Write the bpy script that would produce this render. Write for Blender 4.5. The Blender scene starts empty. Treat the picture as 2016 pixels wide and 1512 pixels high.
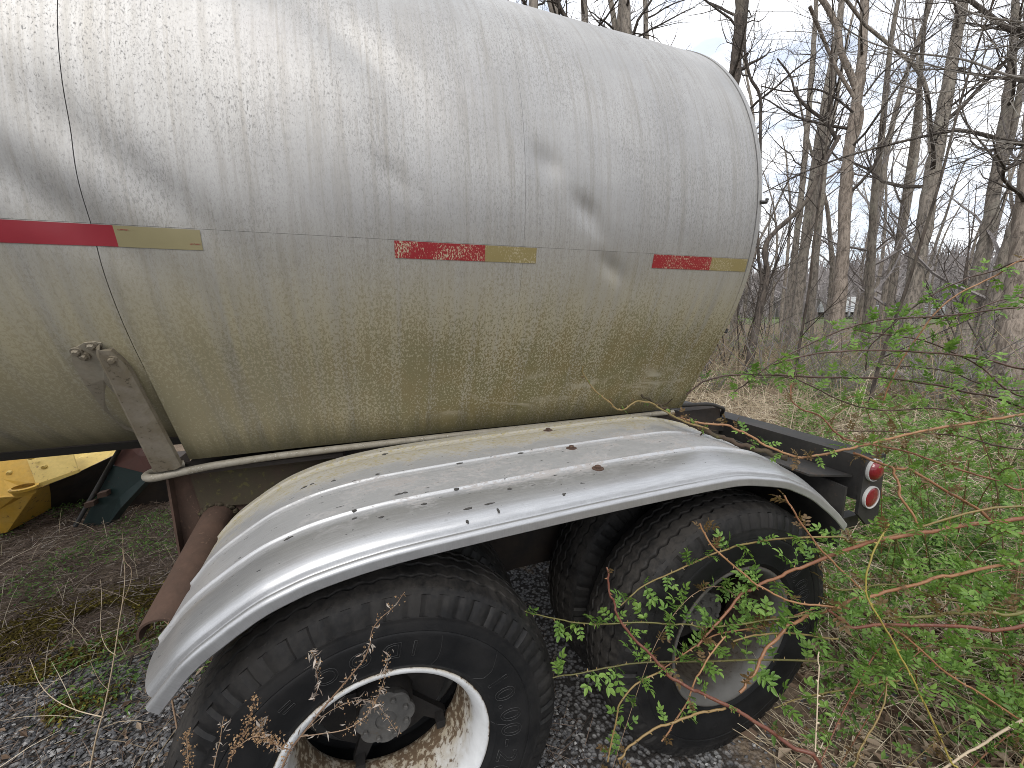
import bpy, math, random
import numpy as np
from mathutils import Vector, Matrix

R_ = math.radians
RNG = np.random.default_rng(7)
scene = bpy.context.scene
COL = scene.collection

# ------------------------------------------------------------------ camera
CAM_H = 1.71                      # metres above the ground
F_PX, YAW, PITCH, ROLL = 792.93, .3499, .1738, -.0059   # focal length in photo pixels (2016 wide)
def _axes():
    cy, sy, cp, sp = math.cos(YAW), math.sin(YAW), math.cos(PITCH), math.sin(PITCH)
    fw = np.array([sy*cp, cy*cp, -sp]); rt = np.array([cy, -sy, 0.]); up = np.cross(rt, fw)
    c, s = math.cos(ROLL), math.sin(ROLL)
    return c*rt+s*up, -s*rt+c*up, fw
RT, UP, FW = _axes()
cam_d = bpy.data.cameras.new('camera'); cam = bpy.data.objects.new('camera', cam_d); COL.objects.link(cam)
cam_d.sensor_width = 36.0; cam_d.lens = F_PX/2016*36; cam_d.clip_start = .02; cam_d.clip_end = 3000
cam.matrix_world = Matrix(((RT[0], UP[0], -FW[0], 0), (RT[1], UP[1], -FW[1], 0), (RT[2], UP[2], -FW[2], CAM_H), (0, 0, 0, 1)))
scene.camera = cam

# ------------------------------------------------------------------ world, sun, exposure
SUN_EL, SUN_AZ = R_(52), R_(215)       # light from behind and left of the viewer (azimuth from +Y, clockwise)
world = bpy.data.worlds.new('World'); scene.world = world; world.use_nodes = True
wn, wl = world.node_tree.nodes, world.node_tree.links
wn.clear()
w_out = wn.new('ShaderNodeOutputWorld'); w_bg = wn.new('ShaderNodeBackground'); w_bg.inputs[1].default_value = .115
w_sky = wn.new('ShaderNodeTexSky'); w_sky.sky_type = 'NISHITA'; w_sky.sun_disc = False
w_sky.sun_elevation = SUN_EL; w_sky.sun_rotation = SUN_AZ; w_sky.air_density = 1.2; w_sky.dust_density = 2.5
w_tc = wn.new('ShaderNodeTexCoord'); w_map = wn.new('ShaderNodeMapping'); w_map.inputs['Scale'].default_value = (1.3, 1.3, 3.2)
w_nz = wn.new('ShaderNodeTexNoise'); w_nz.inputs['Scale'].default_value = 2.6; w_nz.inputs['Detail'].default_value = 7; w_nz.inputs['Roughness'].default_value = .55
w_rp = wn.new('ShaderNodeValToRGB'); w_rp.color_ramp.elements[0].position = .36; w_rp.color_ramp.elements[1].position = .56
w_rp.color_ramp.elements[0].color = (.62, .62, .62, 1); w_rp.color_ramp.elements[1].color = (1, 1, 1, 1)
w_nz2 = wn.new('ShaderNodeTexNoise'); w_nz2.inputs['Scale'].default_value = 5.5; w_nz2.inputs['Detail'].default_value = 6
w_cl = wn.new('ShaderNodeValToRGB'); w_cl.color_ramp.elements[0].position = .34; w_cl.color_ramp.elements[1].position = .56
w_cl.color_ramp.elements[0].color = (5.6, 6.15, 7.3, 1); w_cl.color_ramp.elements[1].color = (9.6, 9.7, 9.9, 1)
w_mx = wn.new('ShaderNodeMixRGB')
wl.new(w_tc.outputs['Generated'], w_map.inputs[0]); wl.new(w_map.outputs[0], w_nz.inputs[0]); wl.new(w_map.outputs[0], w_nz2.inputs[0])
wl.new(w_nz.outputs[0], w_rp.inputs[0]); wl.new(w_nz2.outputs[0], w_cl.inputs[0])
wl.new(w_rp.outputs[0], w_mx.inputs[0]); wl.new(w_sky.outputs[0], w_mx.inputs[1]); wl.new(w_cl.outputs[0], w_mx.inputs[2])
wl.new(w_mx.outputs[0], w_bg.inputs[0]); wl.new(w_bg.outputs[0], w_out.inputs[0])
sun_d = bpy.data.lights.new('sun', 'SUN'); sun = bpy.data.objects.new('sun', sun_d); COL.objects.link(sun)
sun_d.energy = 1.3; sun_d.angle = R_(30); sun_d.color = (1, .965, .91)
_sd = Vector((math.sin(SUN_AZ)*math.cos(SUN_EL), math.cos(SUN_AZ)*math.cos(SUN_EL), math.sin(SUN_EL)))
sun.rotation_euler = _sd.to_track_quat('Z', 'Y').to_euler()
scene.view_settings.view_transform = 'Standard'; scene.view_settings.look = 'None'
scene.view_settings.exposure = 0.60; scene.view_settings.gamma = 1.0; scene.view_settings.use_curve_mapping = False
scene.render.engine = 'CYCLES'
scene.cycles.max_bounces = 5; scene.cycles.diffuse_bounces = 2; scene.cycles.glossy_bounces = 3; scene.cycles.transparent_max_bounces = 4
scene.cycles.use_denoising = True; scene.cycles.pixel_filter_type = 'BLACKMAN_HARRIS'; scene.cycles.filter_width = .9; scene.cycles.denoising_prefilter = 'NONE'

# ------------------------------------------------------------------ photo pixel -> world helpers
def ray(x, y): return (x-1008)/F_PX*RT-(y-756)/F_PX*UP+FW
CP = np.array([0, 0, CAM_H])
def at_d(x, y, d): return CP+ray(x, y)*d                      # at a depth along the view axis
def wpx(x, y): return 1/np.linalg.norm(ray(x, y))           # off-axis pixels are stretched
def at_y(x, y, Y): q = ray(x, y); return CP+q*(Y/q[1])
def at_x(x, y, X): q = ray(x, y); return CP+q*(X/q[0])
def at_z(x, y, Z=0.): q = ray(x, y); return CP+q*((Z-CAM_H)/q[2])

# ------------------------------------------------------------------ mesh helpers
class MB:
    def __init__(s): s.v = []; s.f = {3: [], 4: []}; s.n = 0; s.r = []; s.u = []
    def add(s, V, F, r=0., uv=None):
        V = np.asarray(V, float).reshape(-1, 3)
        for f in (F if isinstance(F, (list, tuple)) and len(F) and hasattr(F[0], 'ndim') and F[0].ndim == 2 else [F]):
            f = np.asarray(f, int)
            if f.size: s.f[f.shape[1]].append(f+s.n)
        s.v.append(V); s.n += len(V)
        s.r.append(np.broadcast_to(np.asarray(r, float), (len(V),)))
        s.u.append(np.zeros((len(V), 2)) if uv is None else np.asarray(uv, float))
        return s
    def data(s):
        V = np.concatenate(s.v); Fs = [np.concatenate(s.f[k]) for k in (3, 4) if s.f[k]]
        return V, Fs, np.concatenate(s.r), np.concatenate(s.u)
    def box(s, lo, hi, r=0.):
        x0, y0, z0 = lo; x1, y1, z1 = hi
        V = [(x0,y0,z0),(x1,y0,z0),(x1,y1,z0),(x0,y1,z0),(x0,y0,z1),(x1,y0,z1),(x1,y1,z1),(x0,y1,z1)]
        return s.add(V, BOXF, r)
    def hexa(s, P8, r=0.): return s.add(P8, BOXF, r)
    def prism(s, poly, ext, r=0.):                    # polygon (n,3) extruded by vector ext
        P = np.asarray(poly, float); n = len(P); Q = P+np.asarray(ext, float)
        V = np.concatenate([P, Q, [P.mean(0)], [Q.mean(0)]]); i = np.arange(n); j = (i+1) % n
        return s.add(V, [np.stack([i, i+n, j+n, j], 1), np.stack([j, i, i*0+2*n], 1), ], r).add(V[n:], [np.stack([i, j, i*0+n+1], 1)], r)
    def tube(s, P, rad, k=6, r=0., cap=True):
        V, F = tube(P, rad, k, cap); return s.add(V, F, r)
    def lathe(s, prof, n=48, org=(0, 0, 0), axis='Y', r=None, a0=0., a1=2*math.pi):
        prof = np.asarray(prof, float); full = abs(a1-a0-2*math.pi) < 1e-6
        a = np.linspace(a0, a1, n, endpoint=not full); m = len(prof)
        ca, sa = np.cos(a)[:, None], np.sin(a)[:, None]
        q = np.broadcast_to(prof[:, 1], (len(a), m))
        A, B = prof[:, 0]*ca, prof[:, 0]*sa
        V = {'Y': (A, q, B), 'Z': (A, B, q), 'X': (q, A, B)}[axis]
        V = np.stack(V, 2).reshape(-1, 3)+np.asarray(org)
        return s.add(V, gridf(len(a), m, full), 0. if r is None else np.tile(r, len(a)))
BOXF = np.array([(0,3,2,1),(4,5,6,7),(0,1,5,4),(1,2,6,5),(2,3,7,6),(3,0,4,7)])
def gridf(n, m, closed=False, wrapm=False):
    i = np.arange(n if closed else n-1); j = np.arange(m if wrapm else m-1)
    I, J = np.meshgrid(i, j, indexing='ij'); I2 = (I+1) % n; J2 = (J+1) % m
    return np.stack([I*m+J, I2*m+J, I2*m+J2, I*m+J2], -1).reshape(-1, 4)
def tube(P, rad, k=6, cap=True):
    P = np.asarray(P, float); n = len(P); rad = np.broadcast_to(np.asarray(rad, float), (n,))
    T = np.gradient(P, axis=0); T /= np.linalg.norm(T, axis=1, keepdims=True)+1e-12
    ref = np.array([0, 0, 1.]) if abs(T[:, 2]).mean() < .8 else np.array([1., 0, 0])
    A = np.cross(T, ref); A /= np.linalg.norm(A, axis=1, keepdims=True)+1e-12; B = np.cross(T, A)
    a = np.arange(k)*2*math.pi/k
    V = P[:, None]+rad[:, None, None]*(A[:, None]*np.cos(a)[:, None]+B[:, None]*np.sin(a)[:, None])
    F = gridf(n, k, False, True)[:, ::-1]; V = V.reshape(-1, 3)
    if not cap: return V, [F]
    i = np.arange(k); j = (i+1) % k
    V = np.concatenate([V, P[:1], P[-1:]])
    return V, [F, np.stack([i, j, i*0+n*k], 1), np.stack([j, i, i*0+n*k+1], 1)[:, :]+np.array([(n-1)*k, (n-1)*k, 0])]
def spline(P, per=6):
    P = np.asarray(P, float); n = len(P)
    if n < 3: return np.array([P[0]+(P[-1]-P[0])*t for t in np.linspace(0, 1, per+1)])
    Q = np.concatenate([[2*P[0]-P[1]], P, [2*P[-1]-P[-2]]]); out = []
    for i in range(n-1):
        p0, p1, p2, p3 = Q[i:i+4]
        for t in np.linspace(0, 1, per, endpoint=False):
            out.append(.5*((2*p1)+(p2-p0)*t+(2*p0-5*p1+4*p2-p3)*t*t+(-p0+3*p1-3*p2+p3)*t**3))
    out.append(P[-1]); return np.array(out)

ORG = {}
def make_mesh(name, mb, mat, smooth=False, org=(0, 0, 0), sharp=None):
    V, Fs, rr, uu = mb.data(); V = V-np.asarray(org)
    me = bpy.data.meshes.new(name); me.vertices.add(len(V)); me.vertices.foreach_set('co', V.astype(np.float32).ravel())
    loops = np.concatenate([f.ravel() for f in Fs]); sizes = np.concatenate([np.full(len(f), f.shape[1]) for f in Fs])
    me.loops.add(len(loops)); me.loops.foreach_set('vertex_index', loops.astype(np.int32))
    me.polygons.add(len(sizes)); st = np.concatenate([[0], np.cumsum(sizes)[:-1]])
    me.polygons.foreach_set('loop_start', st.astype(np.int32))
    me.polygons.foreach_set('use_smooth', np.full(len(sizes), bool(smooth)))
    me.attributes.new('rnd', 'FLOAT', 'POINT').data.foreach_set('value', rr.astype(np.float32))
    if uu.any():
        ul = me.uv_layers.new(name='UVMap'); ul.data.foreach_set('uv', uu[loops].astype(np.float32).ravel())
    me.update(calc_edges=True); me.validate()
    if sharp is not None: me.set_sharp_from_angle(angle=R_(sharp))
    me.materials.append(mat); return me
def link(name, me, parent=None, loc=None):
    o = bpy.data.objects.new(name, me); COL.objects.link(o)
    if parent is not None: o.parent = parent; ORG[o.name] = ORG[parent.name]
    return o
def part(name, mb, mat, parent, smooth=False, sharp=None, label=None, stuff=False):
    me = make_mesh(name, mb, mat, smooth, ORG[parent.name], sharp); o = link(name, me, parent)
    if label: o['label'] = label
    if stuff: o['kind'] = 'stuff'
    return o
def thing(name, loc, label, cat, group=None):
    o = bpy.data.objects.new(name, None); COL.objects.link(o); o.location = loc; ORG[o.name] = np.asarray(loc, float)
    o.empty_display_size = .1; o['label'] = label; o['category'] = cat
    if group: o['group'] = group
    return o
def single(name, mb, mat, label, cat, smooth=False, sharp=None, group=None, loc=None):
    loc = np.zeros(3) if loc is None else np.asarray(loc, float)
    o = link(name, make_mesh(name, mb, mat, smooth, loc, sharp)); o.location = loc; ORG[o.name] = loc
    o['label'] = label; o['category'] = cat
    if group: o['group'] = group
    return o
def stuff(name, mb, mat, label, cat, smooth=False):
    o = link(name, make_mesh(name, mb, mat, smooth)); o['kind'] = 'stuff'; o['label'] = label; o['category'] = cat; return o
def structure(name, mb, mat, smooth=False):
    o = link(name, make_mesh(name, mb, mat, smooth)); o['kind'] = 'structure'; return o

# ------------------------------------------------------------------ materials
class NT:
    def __init__(s, name):
        s.m = bpy.data.materials.new(name); s.m.use_nodes = True; s.t = s.m.node_tree; s.t.nodes.clear()
        s.out = s.t.nodes.new('ShaderNodeOutputMaterial'); s.b = s.t.nodes.new('ShaderNodeBsdfPrincipled')
        s.t.links.new(s.b.outputs[0], s.out.inputs[0])
    def n(s, ty, **kw):
        q = s.t.nodes.new('ShaderNode'+ty)
        for k, v in kw.items(): setattr(q, k, v)
        return q
    def put(s, sock, v):
        if hasattr(v, 'is_output') or isinstance(v, bpy.types.NodeSocket): s.t.links.new(v, sock)
        elif isinstance(v, (tuple, list)): sock.default_value = (*v, 1) if len(v) == 3 and len(sock.default_value) == 4 else v
        else: sock.default_value = v
    def coord(s, kind='Object', scale=(1, 1, 1), rot=(0, 0, 0), loc=(0, 0, 0)):
        tc = s.n('TexCoord'); mp = s.n('Mapping'); s.put(mp.inputs['Scale'], scale); s.put(mp.inputs['Rotation'], rot); s.put(mp.inputs['Location'], loc)
        s.t.links.new(tc.outputs[kind], mp.inputs[0]); return mp.outputs[0]
    def noise(s, vec, scale=5., detail=4., rough=.5, dist=0.):
        q = s.n('TexNoise'); s.put(q.inputs['Vector'], vec); s.put(q.inputs['Scale'], scale); s.put(q.inputs['Detail'], detail)
        s.put(q.inputs['Roughness'], rough); s.put(q.inputs['Distortion'], dist); return q.outputs[0]
    def vor(s, vec, scale=5., feature='F1'):
        q = s.n('TexVoronoi', feature=feature); s.put(q.inputs['Vector'], vec); s.put(q.inputs['Scale'], scale); return q
    def ramp(s, v, a, b, lo=0., hi=1.):
        q = s.n('MapRange', interpolation_type='SMOOTHSTEP'); s.put(q.inputs[0], v); s.put(q.inputs[1], a); s.put(q.inputs[2], b); s.put(q.inputs[3], lo); s.put(q.inputs[4], hi); return q.outputs[0]
    def math(s, op, a, b=0., clamp=False):
        q = s.n('Math', operation=op, use_clamp=clamp); s.put(q.inputs[0], a); s.put(q.inputs[1], b); return q.outputs[0]
    def mix(s, f, a, b, mode='MIX'):
        q = s.n('MixRGB', blend_type=mode); s.put(q.inputs[0], f); s.put(q.inputs[1], a); s.put(q.inputs[2], b); return q.outputs[0]
    def attr(s, name='rnd'):
        q = s.n('Attribute', attribute_name=name); return q.outputs['Fac']
    def sep(s, vec):
        q = s.n('SeparateXYZ'); s.put(q.inputs[0], vec); return q.outputs
    def bump(s, h, st=.3, dist=.01):
        q = s.n('Bump'); s.put(q.inputs['Strength'], st); s.put(q.inputs['Distance'], dist); s.put(q.inputs['Height'], h)
        s.t.links.new(q.outputs[0], s.b.inputs['Normal'])
    def fin(s, col, rough=.6, metal=0., spec=None):
        s.put(s.b.inputs['Base Color'], col); s.put(s.b.inputs['Roughness'], rough); s.put(s.b.inputs['Metallic'], metal)
        if spec is not None: s.put(s.b.inputs['Specular IOR Level'], spec)
        return s.m
MAT = {}
def m_tank():
    n = NT('weathered_aluminium_jacket'); uv = n.coord('UV'); X, V, _ = n.sep(uv)
    big = n.noise(n.coord('UV', (1.2, 1.6, 1)), 2.2, 5, .6)
    streak = n.noise(n.coord('UV', (60, 2.6, 1)), 1., 5, .6, .25)
    streak2 = n.noise(n.coord('UV', (22, .9, 1)), 1., 4, .6, .2)
    fine = n.noise(n.coord('UV', (420, 190, 1)), 1., 3, .7)
    grain = n.noise(n.coord('UV', (200, 62, 1), loc=(9, 3, 0)), 1., 4, .78, .3)
    speck = n.noise(n.coord('UV', (230, 120, 1)), 1., 4, .70, .4)
    speck2 = n.noise(n.coord('UV', (150, 95, 1), loc=(3, 7, 0)), 1., 4, .72, .5)
    patch = n.noise(n.coord('UV', (3.3, 2.4, 1), loc=(5, 1, 0)), 1., 4, .6)
    low = n.ramp(V, .05, -.50)                                        # growth gets denser towards the belly
    rear = n.ramp(X, -.75, .55, .35, 1.)
    base = n.mix(n.ramp(big, .3, .7), (.36, .353, .342), (.45, .439, .42))
    base = n.mix(n.math('MULTIPLY', n.ramp(fine, .35, .72), .45), base, (.33, .33, .335))
    base = n.mix(n.math('MULTIPLY', n.ramp(streak, .42, .68), .58), base, (.33, .315, .29))
    drip = n.noise(n.coord('UV', (34, 1.1, 1), loc=(4, 2, 0)), 1., 6, .7, .15)
    base = n.mix(n.math('MULTIPLY', n.ramp(drip, .50, .66), .42), base, (.27, .25, .215))
    base = n.mix(n.math('MULTIPLY', n.ramp(grain, .47, .64), n.ramp(n.math('ADD', patch, n.math('MULTIPLY', n.math('SUBTRACT', drip, .5), .5)), .36, .62, .22, .72)), base, (.235, .23, .222))
    dots = n.math('MULTIPLY', n.ramp(speck, .55, .66), n.ramp(patch, .30, .60, .35, 1.))
    base = n.mix(n.math('MULTIPLY', dots, .7), base, (.19, .182, .172))
    # grime film and olive growth
    film = n.math('MULTIPLY', n.math('MULTIPLY', n.ramp(V, .10, -.34), n.ramp(streak2, .25, .6, .55, 1.)), .90)
    base = n.mix(film, base, (.42, .37, .232))
    gz = n.math('ADD', speck2, n.math('MULTIPLY', low, .17))
    gz = n.math('ADD', gz, n.math('ADD', n.math('MULTIPLY', n.math('SUBTRACT', streak2, .5), .16), n.math('MULTIPLY', n.math('SUBTRACT', drip, .5), .20)))
    gz = n.math('ADD', gz, n.math('MULTIPLY', n.math('SUBTRACT', patch, .5), .24))
    grow = n.math('MULTIPLY', n.ramp(gz, .585, .665), n.math('MULTIPLY', n.ramp(V, .14, -.42), rear))
    # wiped clean smears near the fender
    sm = n.noise(n.coord('UV', (3.2, 9, 1), loc=(1.7, .2, 0)), 1., 3, .5, .8)
    wipe = n.math('MULTIPLY', n.math('MULTIPLY', n.ramp(sm, .54, .68), n.ramp(V, -.46, -.54)), n.math('MULTIPLY', n.ramp(V, -.70, -.62), n.ramp(X, .1, .3)))
    grow = n.math('MULTIPLY', grow, n.math('SUBTRACT', 1., wipe)); base = n.mix(n.math('MULTIPLY', wipe, .5), base, (.45, .41, .32))
    gcol = n.mix(n.ramp(n.noise(n.coord('UV', (9, 7, 1)), 1., 3), .35, .65), (.185, .145, .052), (.165, .145, .058))
    base = n.mix(n.math('MULTIPLY', grow, .92), base, gcol)
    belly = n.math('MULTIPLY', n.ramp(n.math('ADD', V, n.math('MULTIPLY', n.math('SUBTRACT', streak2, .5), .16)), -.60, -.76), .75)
    base = n.mix(belly, base, (.075, .065, .026))  # moss and underside shade, both put into one dark olive tone
    dirt = n.math('MAXIMUM', n.math('MAXIMUM', dots, grow), n.math('MAXIMUM', n.math('MULTIPLY', film, .85), belly))
    metal = n.math('SUBTRACT', .66, n.math('MULTIPLY', dirt, .75), True)
    rough = n.math('ADD', .50, n.math('MULTIPLY', n.math('MAXIMUM', dirt, n.math('MULTIPLY', streak, .3)), .4))
    n.bump(n.math('ADD', n.math('MULTIPLY', fine, .4), n.math('MULTIPLY', grow, .8)), .25, .0012)
    return n.fin(base, rough, metal)
MAT['tank'] = m_tank()
def m_tape(name, col, worn):
    n = NT(name); uv = n.coord('UV', (270, 120, 1)); sp = n.noise(uv, 1., 5, .7)
    X = n.sep(n.coord('UV'))[0]
    c = n.mix(n.math('MULTIPLY', n.noise(n.coord('UV', (30, 30, 1)), 1., 4), .35), col, tuple(q*.55 for q in col))
    if worn:
        w = n.math('ADD', sp, n.math('MULTIPLY', n.math('SUBTRACT', n.noise(n.coord('UV', (12, 12, 1)), 1., 2), .5), .35))
        c = n.mix(n.ramp(w, .55, .62), c, (.42, .37, .25))
    else: c = n.mix(n.ramp(sp, .72, .76), c, (.5, .47, .36))
    return n.fin(c, .38, 0., .6)
MAT['tape_red'] = m_tape('red_reflective_sheet', (.26, .016, .026), False); MAT['tape_red_worn'] = m_tape('worn_red_reflective_sheet', (.28, .014, .02), True)
MAT['tape_tan'] = m_tape('dulled_white_reflective_sheet', (.27, .235, .125), False); MAT['tape_tan_worn'] = m_tape('worn_dulled_white_sheet', (.26, .21, .085), True)
def m_fender():
    n = NT('mill_aluminium_fender'); X, Y, _ = n.sep(n.coord('UV'))
    br = n.noise(n.coord('UV', (14, 260, 1)), 1., 4, .65); big = n.noise(n.coord('UV', (6, 9, 1)), 1., 5, .62, .3)
    fl = n.noise(n.coord('UV', (55, 130, 1)), 1., 6, .72, .5); fine = n.noise(n.coord('UV', (300, 300, 1)), 1., 3, .7)
    base = n.mix(n.ramp(br, .3, .7), (.38, .382, .385), (.47, .474, .478))
    base = n.mix(n.math('MULTIPLY', n.ramp(fine, .42, .72), .45), base, (.33, .33, .335))
    inner = n.ramp(Y, 1.02, 1.22)
    ox = n.math('MULTIPLY', n.ramp(n.math('ADD', n.math('MULTIPLY', big, .5), n.math('MULTIPLY', fl, .5)), .50, .575), n.ramp(Y, .985, 1.09, 0., .95))
    ox = n.math('MULTIPLY', ox, n.ramp(X, .28, .62, .25, 1.))
    base = n.mix(n.math('MULTIPLY', ox, .72), base, (.25, .222, .20))
    farin = n.ramp(n.math('ADD', Y, n.math('MULTIPLY', n.math('SUBTRACT', big, .5), .25)), 1.30, 1.43)
    base = n.mix(n.math('MULTIPLY', farin, .85), base, (.33, .305, .245))
    li = n.math('MULTIPLY', n.ramp(n.math('ADD', fl, n.math('MULTIPLY', farin, .05)), .565, .62), n.ramp(Y, 1.25, 1.37))
    base = n.mix(n.math('MULTIPLY', li, .6), base, (.27, .22, .07))
    chip = n.math('MULTIPLY', n.ramp(n.noise(n.coord('UV', (34, 90, 1), loc=(2, 5, 0)), 1., 3, .6), .675, .69), n.ramp(Y, .95, 1.0))
    base = n.mix(chip, base, (.03, .03, .03))
    old = n.math('MULTIPLY', n.ramp(X, 1.95, 2.5), n.ramp(big, .3, .6, .4, .9)); base = n.mix(old, base, (.36, .35, .30))
    d = n.math('MAXIMUM', n.math('MAXIMUM', ox, chip), n.math('MAXIMUM', n.math('MULTIPLY', farin, .9), n.math('MAXIMUM', li, n.math('MULTIPLY', old, .7))))
    n.bump(n.math('ADD', n.math('MULTIPLY', br, .25), n.math('MULTIPLY', fine, .35)), .2, .001)
    return n.fin(base, n.math('ADD', n.ramp(Y, 1.03, 1.10, .33, .42), n.math('MULTIPLY', d, .38)), n.math('SUBTRACT', n.ramp(Y, 1.03, 1.10, .68, .40), n.math('MULTIPLY', d, .6), True))
MAT['fender'] = m_fender()
def m_grimy(name, c1, c2, c3=None, rough=.8, metal=0., sc=9., spot=.55, bump=.3, spec=.4, rnd=None):
    n = NT(name); v = n.coord('Object'); a = n.noise(v, sc, 6, .65, .3); b = n.noise(v, sc*7, 4, .6)
    c = n.mix(n.ramp(a, .32, .68), c1, c2)
    if c3: c = n.mix(n.ramp(n.math('ADD', n.math('MULTIPLY', a, .4), n.math('MULTIPLY', b, .6)), spot, spot+.07), c, c3)
    c = n.mix(n.math('MULTIPLY', n.ramp(b, .3, .8), .3), c, tuple(q*.5 for q in c1))
    if rnd: c = n.mix(n.math('MULTIPLY', n.attr(), rnd[3]), c, rnd[:3])
    n.bump(n.math('ADD', a, n.math('MULTIPLY', b, .6)), bump, .004)
    return n.fin(c, rough, metal, spec)
MAT['strap'] = m_grimy('stained_aluminium_strap', (.26, .228, .178), (.18, .148, .10), (.10, .078, .048), .58, .25, 14, .56, .2)
MAT['strap_pale'] = m_grimy('grimy_plate', (.36, .325, .255), (.29, .25, .185), (.17, .135, .085), .58, .2, 14, .57, .15)
MAT['rail'] = m_grimy('oxidised_pipe', (.30, .275, .225), (.21, .185, .14), (.46, .44, .39), .6, .2, 30, .56, .25)
MAT['rust'] = m_grimy('rusty_steel', (.10, .060, .043), (.07, .044, .032), (.15, .094, .065), .85, .1, 16, .57, .3)
MAT['rust_moss'] = m_grimy('rusty_mossy_steel', (.07, .045, .032), (.058, .05, .028), (.11, .10, .035), .85, .05, 7, .56, .3)
MAT['black_steel'] = m_grimy('flaking_black_steel', (.028, .027, .027), (.046, .042, .038), (.085, .062, .047), .55, .05, 6, .57, .25)
MAT['frame'] = m_grimy('dirty_chassis_steel', (.03, .026, .024), (.05, .037, .028), (.07, .045, .03), .85, 0, 6, .6, .3)
MAT['liner'] = NT('dark_seam_gap').fin((.05, .047, .043), .9)
def m_tyre():
    n = NT('aged_tyre_rubber'); v = n.coord('Object'); a = n.noise(v, 7, 5, .6); b = n.noise(v, 70, 4, .65); w = n.attr()
    c = n.mix(n.ramp(a, .35, .7), (.007, .0075, .0085), (.014, .014, .0145))
    dust = n.math('MULTIPLY', w, n.ramp(n.math('ADD', n.math('MULTIPLY', a, .5), n.math('MULTIPLY', b, .5)), .38, .62, .25, 1.))
    c = n.mix(n.math('MULTIPLY', dust, .6), c, (.07, .062, .054))
    n.bump(n.math('ADD', b, a), .25, .002)
    return n.fin(c, n.ramp(a, .3, .7, .5, .75), 0., .22)
MAT['tyre'] = m_tyre()
MAT['letters'] = NT('raised_rubber_letters').fin((.028, .028, .028), .55, 0., .35)
def m_rim(name, paint, dirtc, rustc, k):
    n = NT(name); v = n.coord('Object'); a = n.noise(v, 13, 6, .66, .3); b = n.noise(v, 60, 4, .6); w = n.attr()
    c = n.mix(n.ramp(a, .3, .7), paint, tuple(q*.84 for q in paint))
    d = n.math('ADD', n.math('MULTIPLY', w, k), n.math('MULTIPLY', n.math('SUBTRACT', a, .5), .9))
    c = n.mix(n.ramp(d, .18, .72), c, dirtc)
    c = n.mix(n.ramp(n.math('ADD', n.math('MULTIPLY', w, .30), n.math('ADD', n.math('MULTIPLY', b, .6), n.math('MULTIPLY', a, .35))), .66, .75), c, rustc)
    n.bump(b, .15, .002); return n.fin(c, .5, 0., .3)
MAT['rim'] = m_rim('white_rim_paint', (.64, .65, .655), (.40, .345, .255), (.13, .09, .058), .78)
MAT['rim_old'] = m_rim('grey_rim_paint', (.125, .12, .112), (.062, .052, .041), (.035, .026, .02), 1.0)
MAT['hub'] = m_grimy('greasy_cast_hub', (.075, .073, .07), (.11, .105, .098), (.13, .105, .08), .7, .1, 14, .6, .3)
MAT['hub_dark'] = m_grimy('shade_dark_hub', (.014, .013, .013), (.022, .019, .017), (.03, .022, .017), .75, 0, 12, .6, .3)  # shade of the wheel recess put into the spoke and drum colour
MAT['lamp_white'] = NT('white_lamp_ring').fin((.52, .51, .49), .45)
def m_lens():
    n = NT('red_lamp_lens'); n.put(n.b.inputs['Coat Weight'], .6); return n.fin((.20, .008, .014), .25, 0., .6)
MAT['lens'] = m_lens()
MAT['yellow'] = m_grimy('peeling_yellow_paint', (.62, .36, .045), (.56, .36, .085), (.16, .075, .035), .55, 0, 5, .56, .3)
MAT['yellow_pale'] = m_grimy('faded_yellow_paint', (.66, .48, .14), (.60, .43, .12), (.20, .11, .05), .55, 0, 6, .575, .3)
MAT['green_paint'] = m_grimy('dark_green_paint', (.018, .036, .034), (.014, .028, .027), (.085, .05, .04), .5, 0, 6, .60, .2)
MAT['red_paint'] = m_grimy('dull_red_primer', (.085, .03, .022), (.065, .028, .02), (.04, .03, .025), .6, 0, 6, .6, .2)
def m_ground():
    n = NT('forest_and_gravel_ground'); v = n.coord('Object'); X, Y, _ = n.sep(v)
    a = n.noise(v, .7, 5, .6); b = n.noise(v, 6, 6, .65, .4); c_ = n.noise(v, 60, 4, .7); vo = n.vor(v, 55)
    soil = n.mix(n.ramp(b, .3, .7), (.10, .072, .05), (.20, .15, .105))
    soil = n.mix(n.math('MULTIPLY', n.ramp(c_, .45, .7), .6), soil, (.25, .195, .14))
    grav = n.mix(vo.outputs['Color'], (.10, .10, .105), (.27, .265, .26))
    grav = n.mix(n.ramp(vo.outputs['Distance'], .35, .65), grav, (.035, .032, .03))
    # gravel pad on the trailer's near and front side
    e = n.math('MULTIPLY', n.math('SUBTRACT', b, .5), 1.3)
    gm = n.math('MULTIPLY', n.ramp(n.math('ADD', Y, e), 2.6, 2.3), n.ramp(n.math('ADD', X, e), 1.6, 1.0))
    col = n.mix(gm, soil, grav)
    moss = n.math('MULTIPLY', n.ramp(n.math('ADD', n.math('MULTIPLY', a, .5), n.math('MULTIPLY', b, .5)), .47, .56), n.math('MULTIPLY', n.ramp(Y, 2.3, 2.5), n.ramp(Y, 3.2, 2.95)))
    col = n.mix(n.math('MULTIPLY', moss, n.ramp(X, .2, -.4)), col, (.115, .095, .018))
    gr = n.math('MULTIPLY', n.ramp(a, .45, .6), n.math('MAXIMUM', n.ramp(X, 2., 3.5), n.ramp(Y, 6, 9)))
    col = n.mix(n.math('MULTIPLY', gr, .3), col, (.085, .11, .04))
    far = n.ramp(n.math('ADD', X, Y), 62, 80); col = n.mix(far, col, (.10, .125, .05))
    n.bump(n.math('ADD', n.math('MULTIPLY', b, 1.5), n.math('ADD', c_, vo.outputs['Distance'])), .6, .02)
    return n.fin(col, .95, 0., .2)
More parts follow.
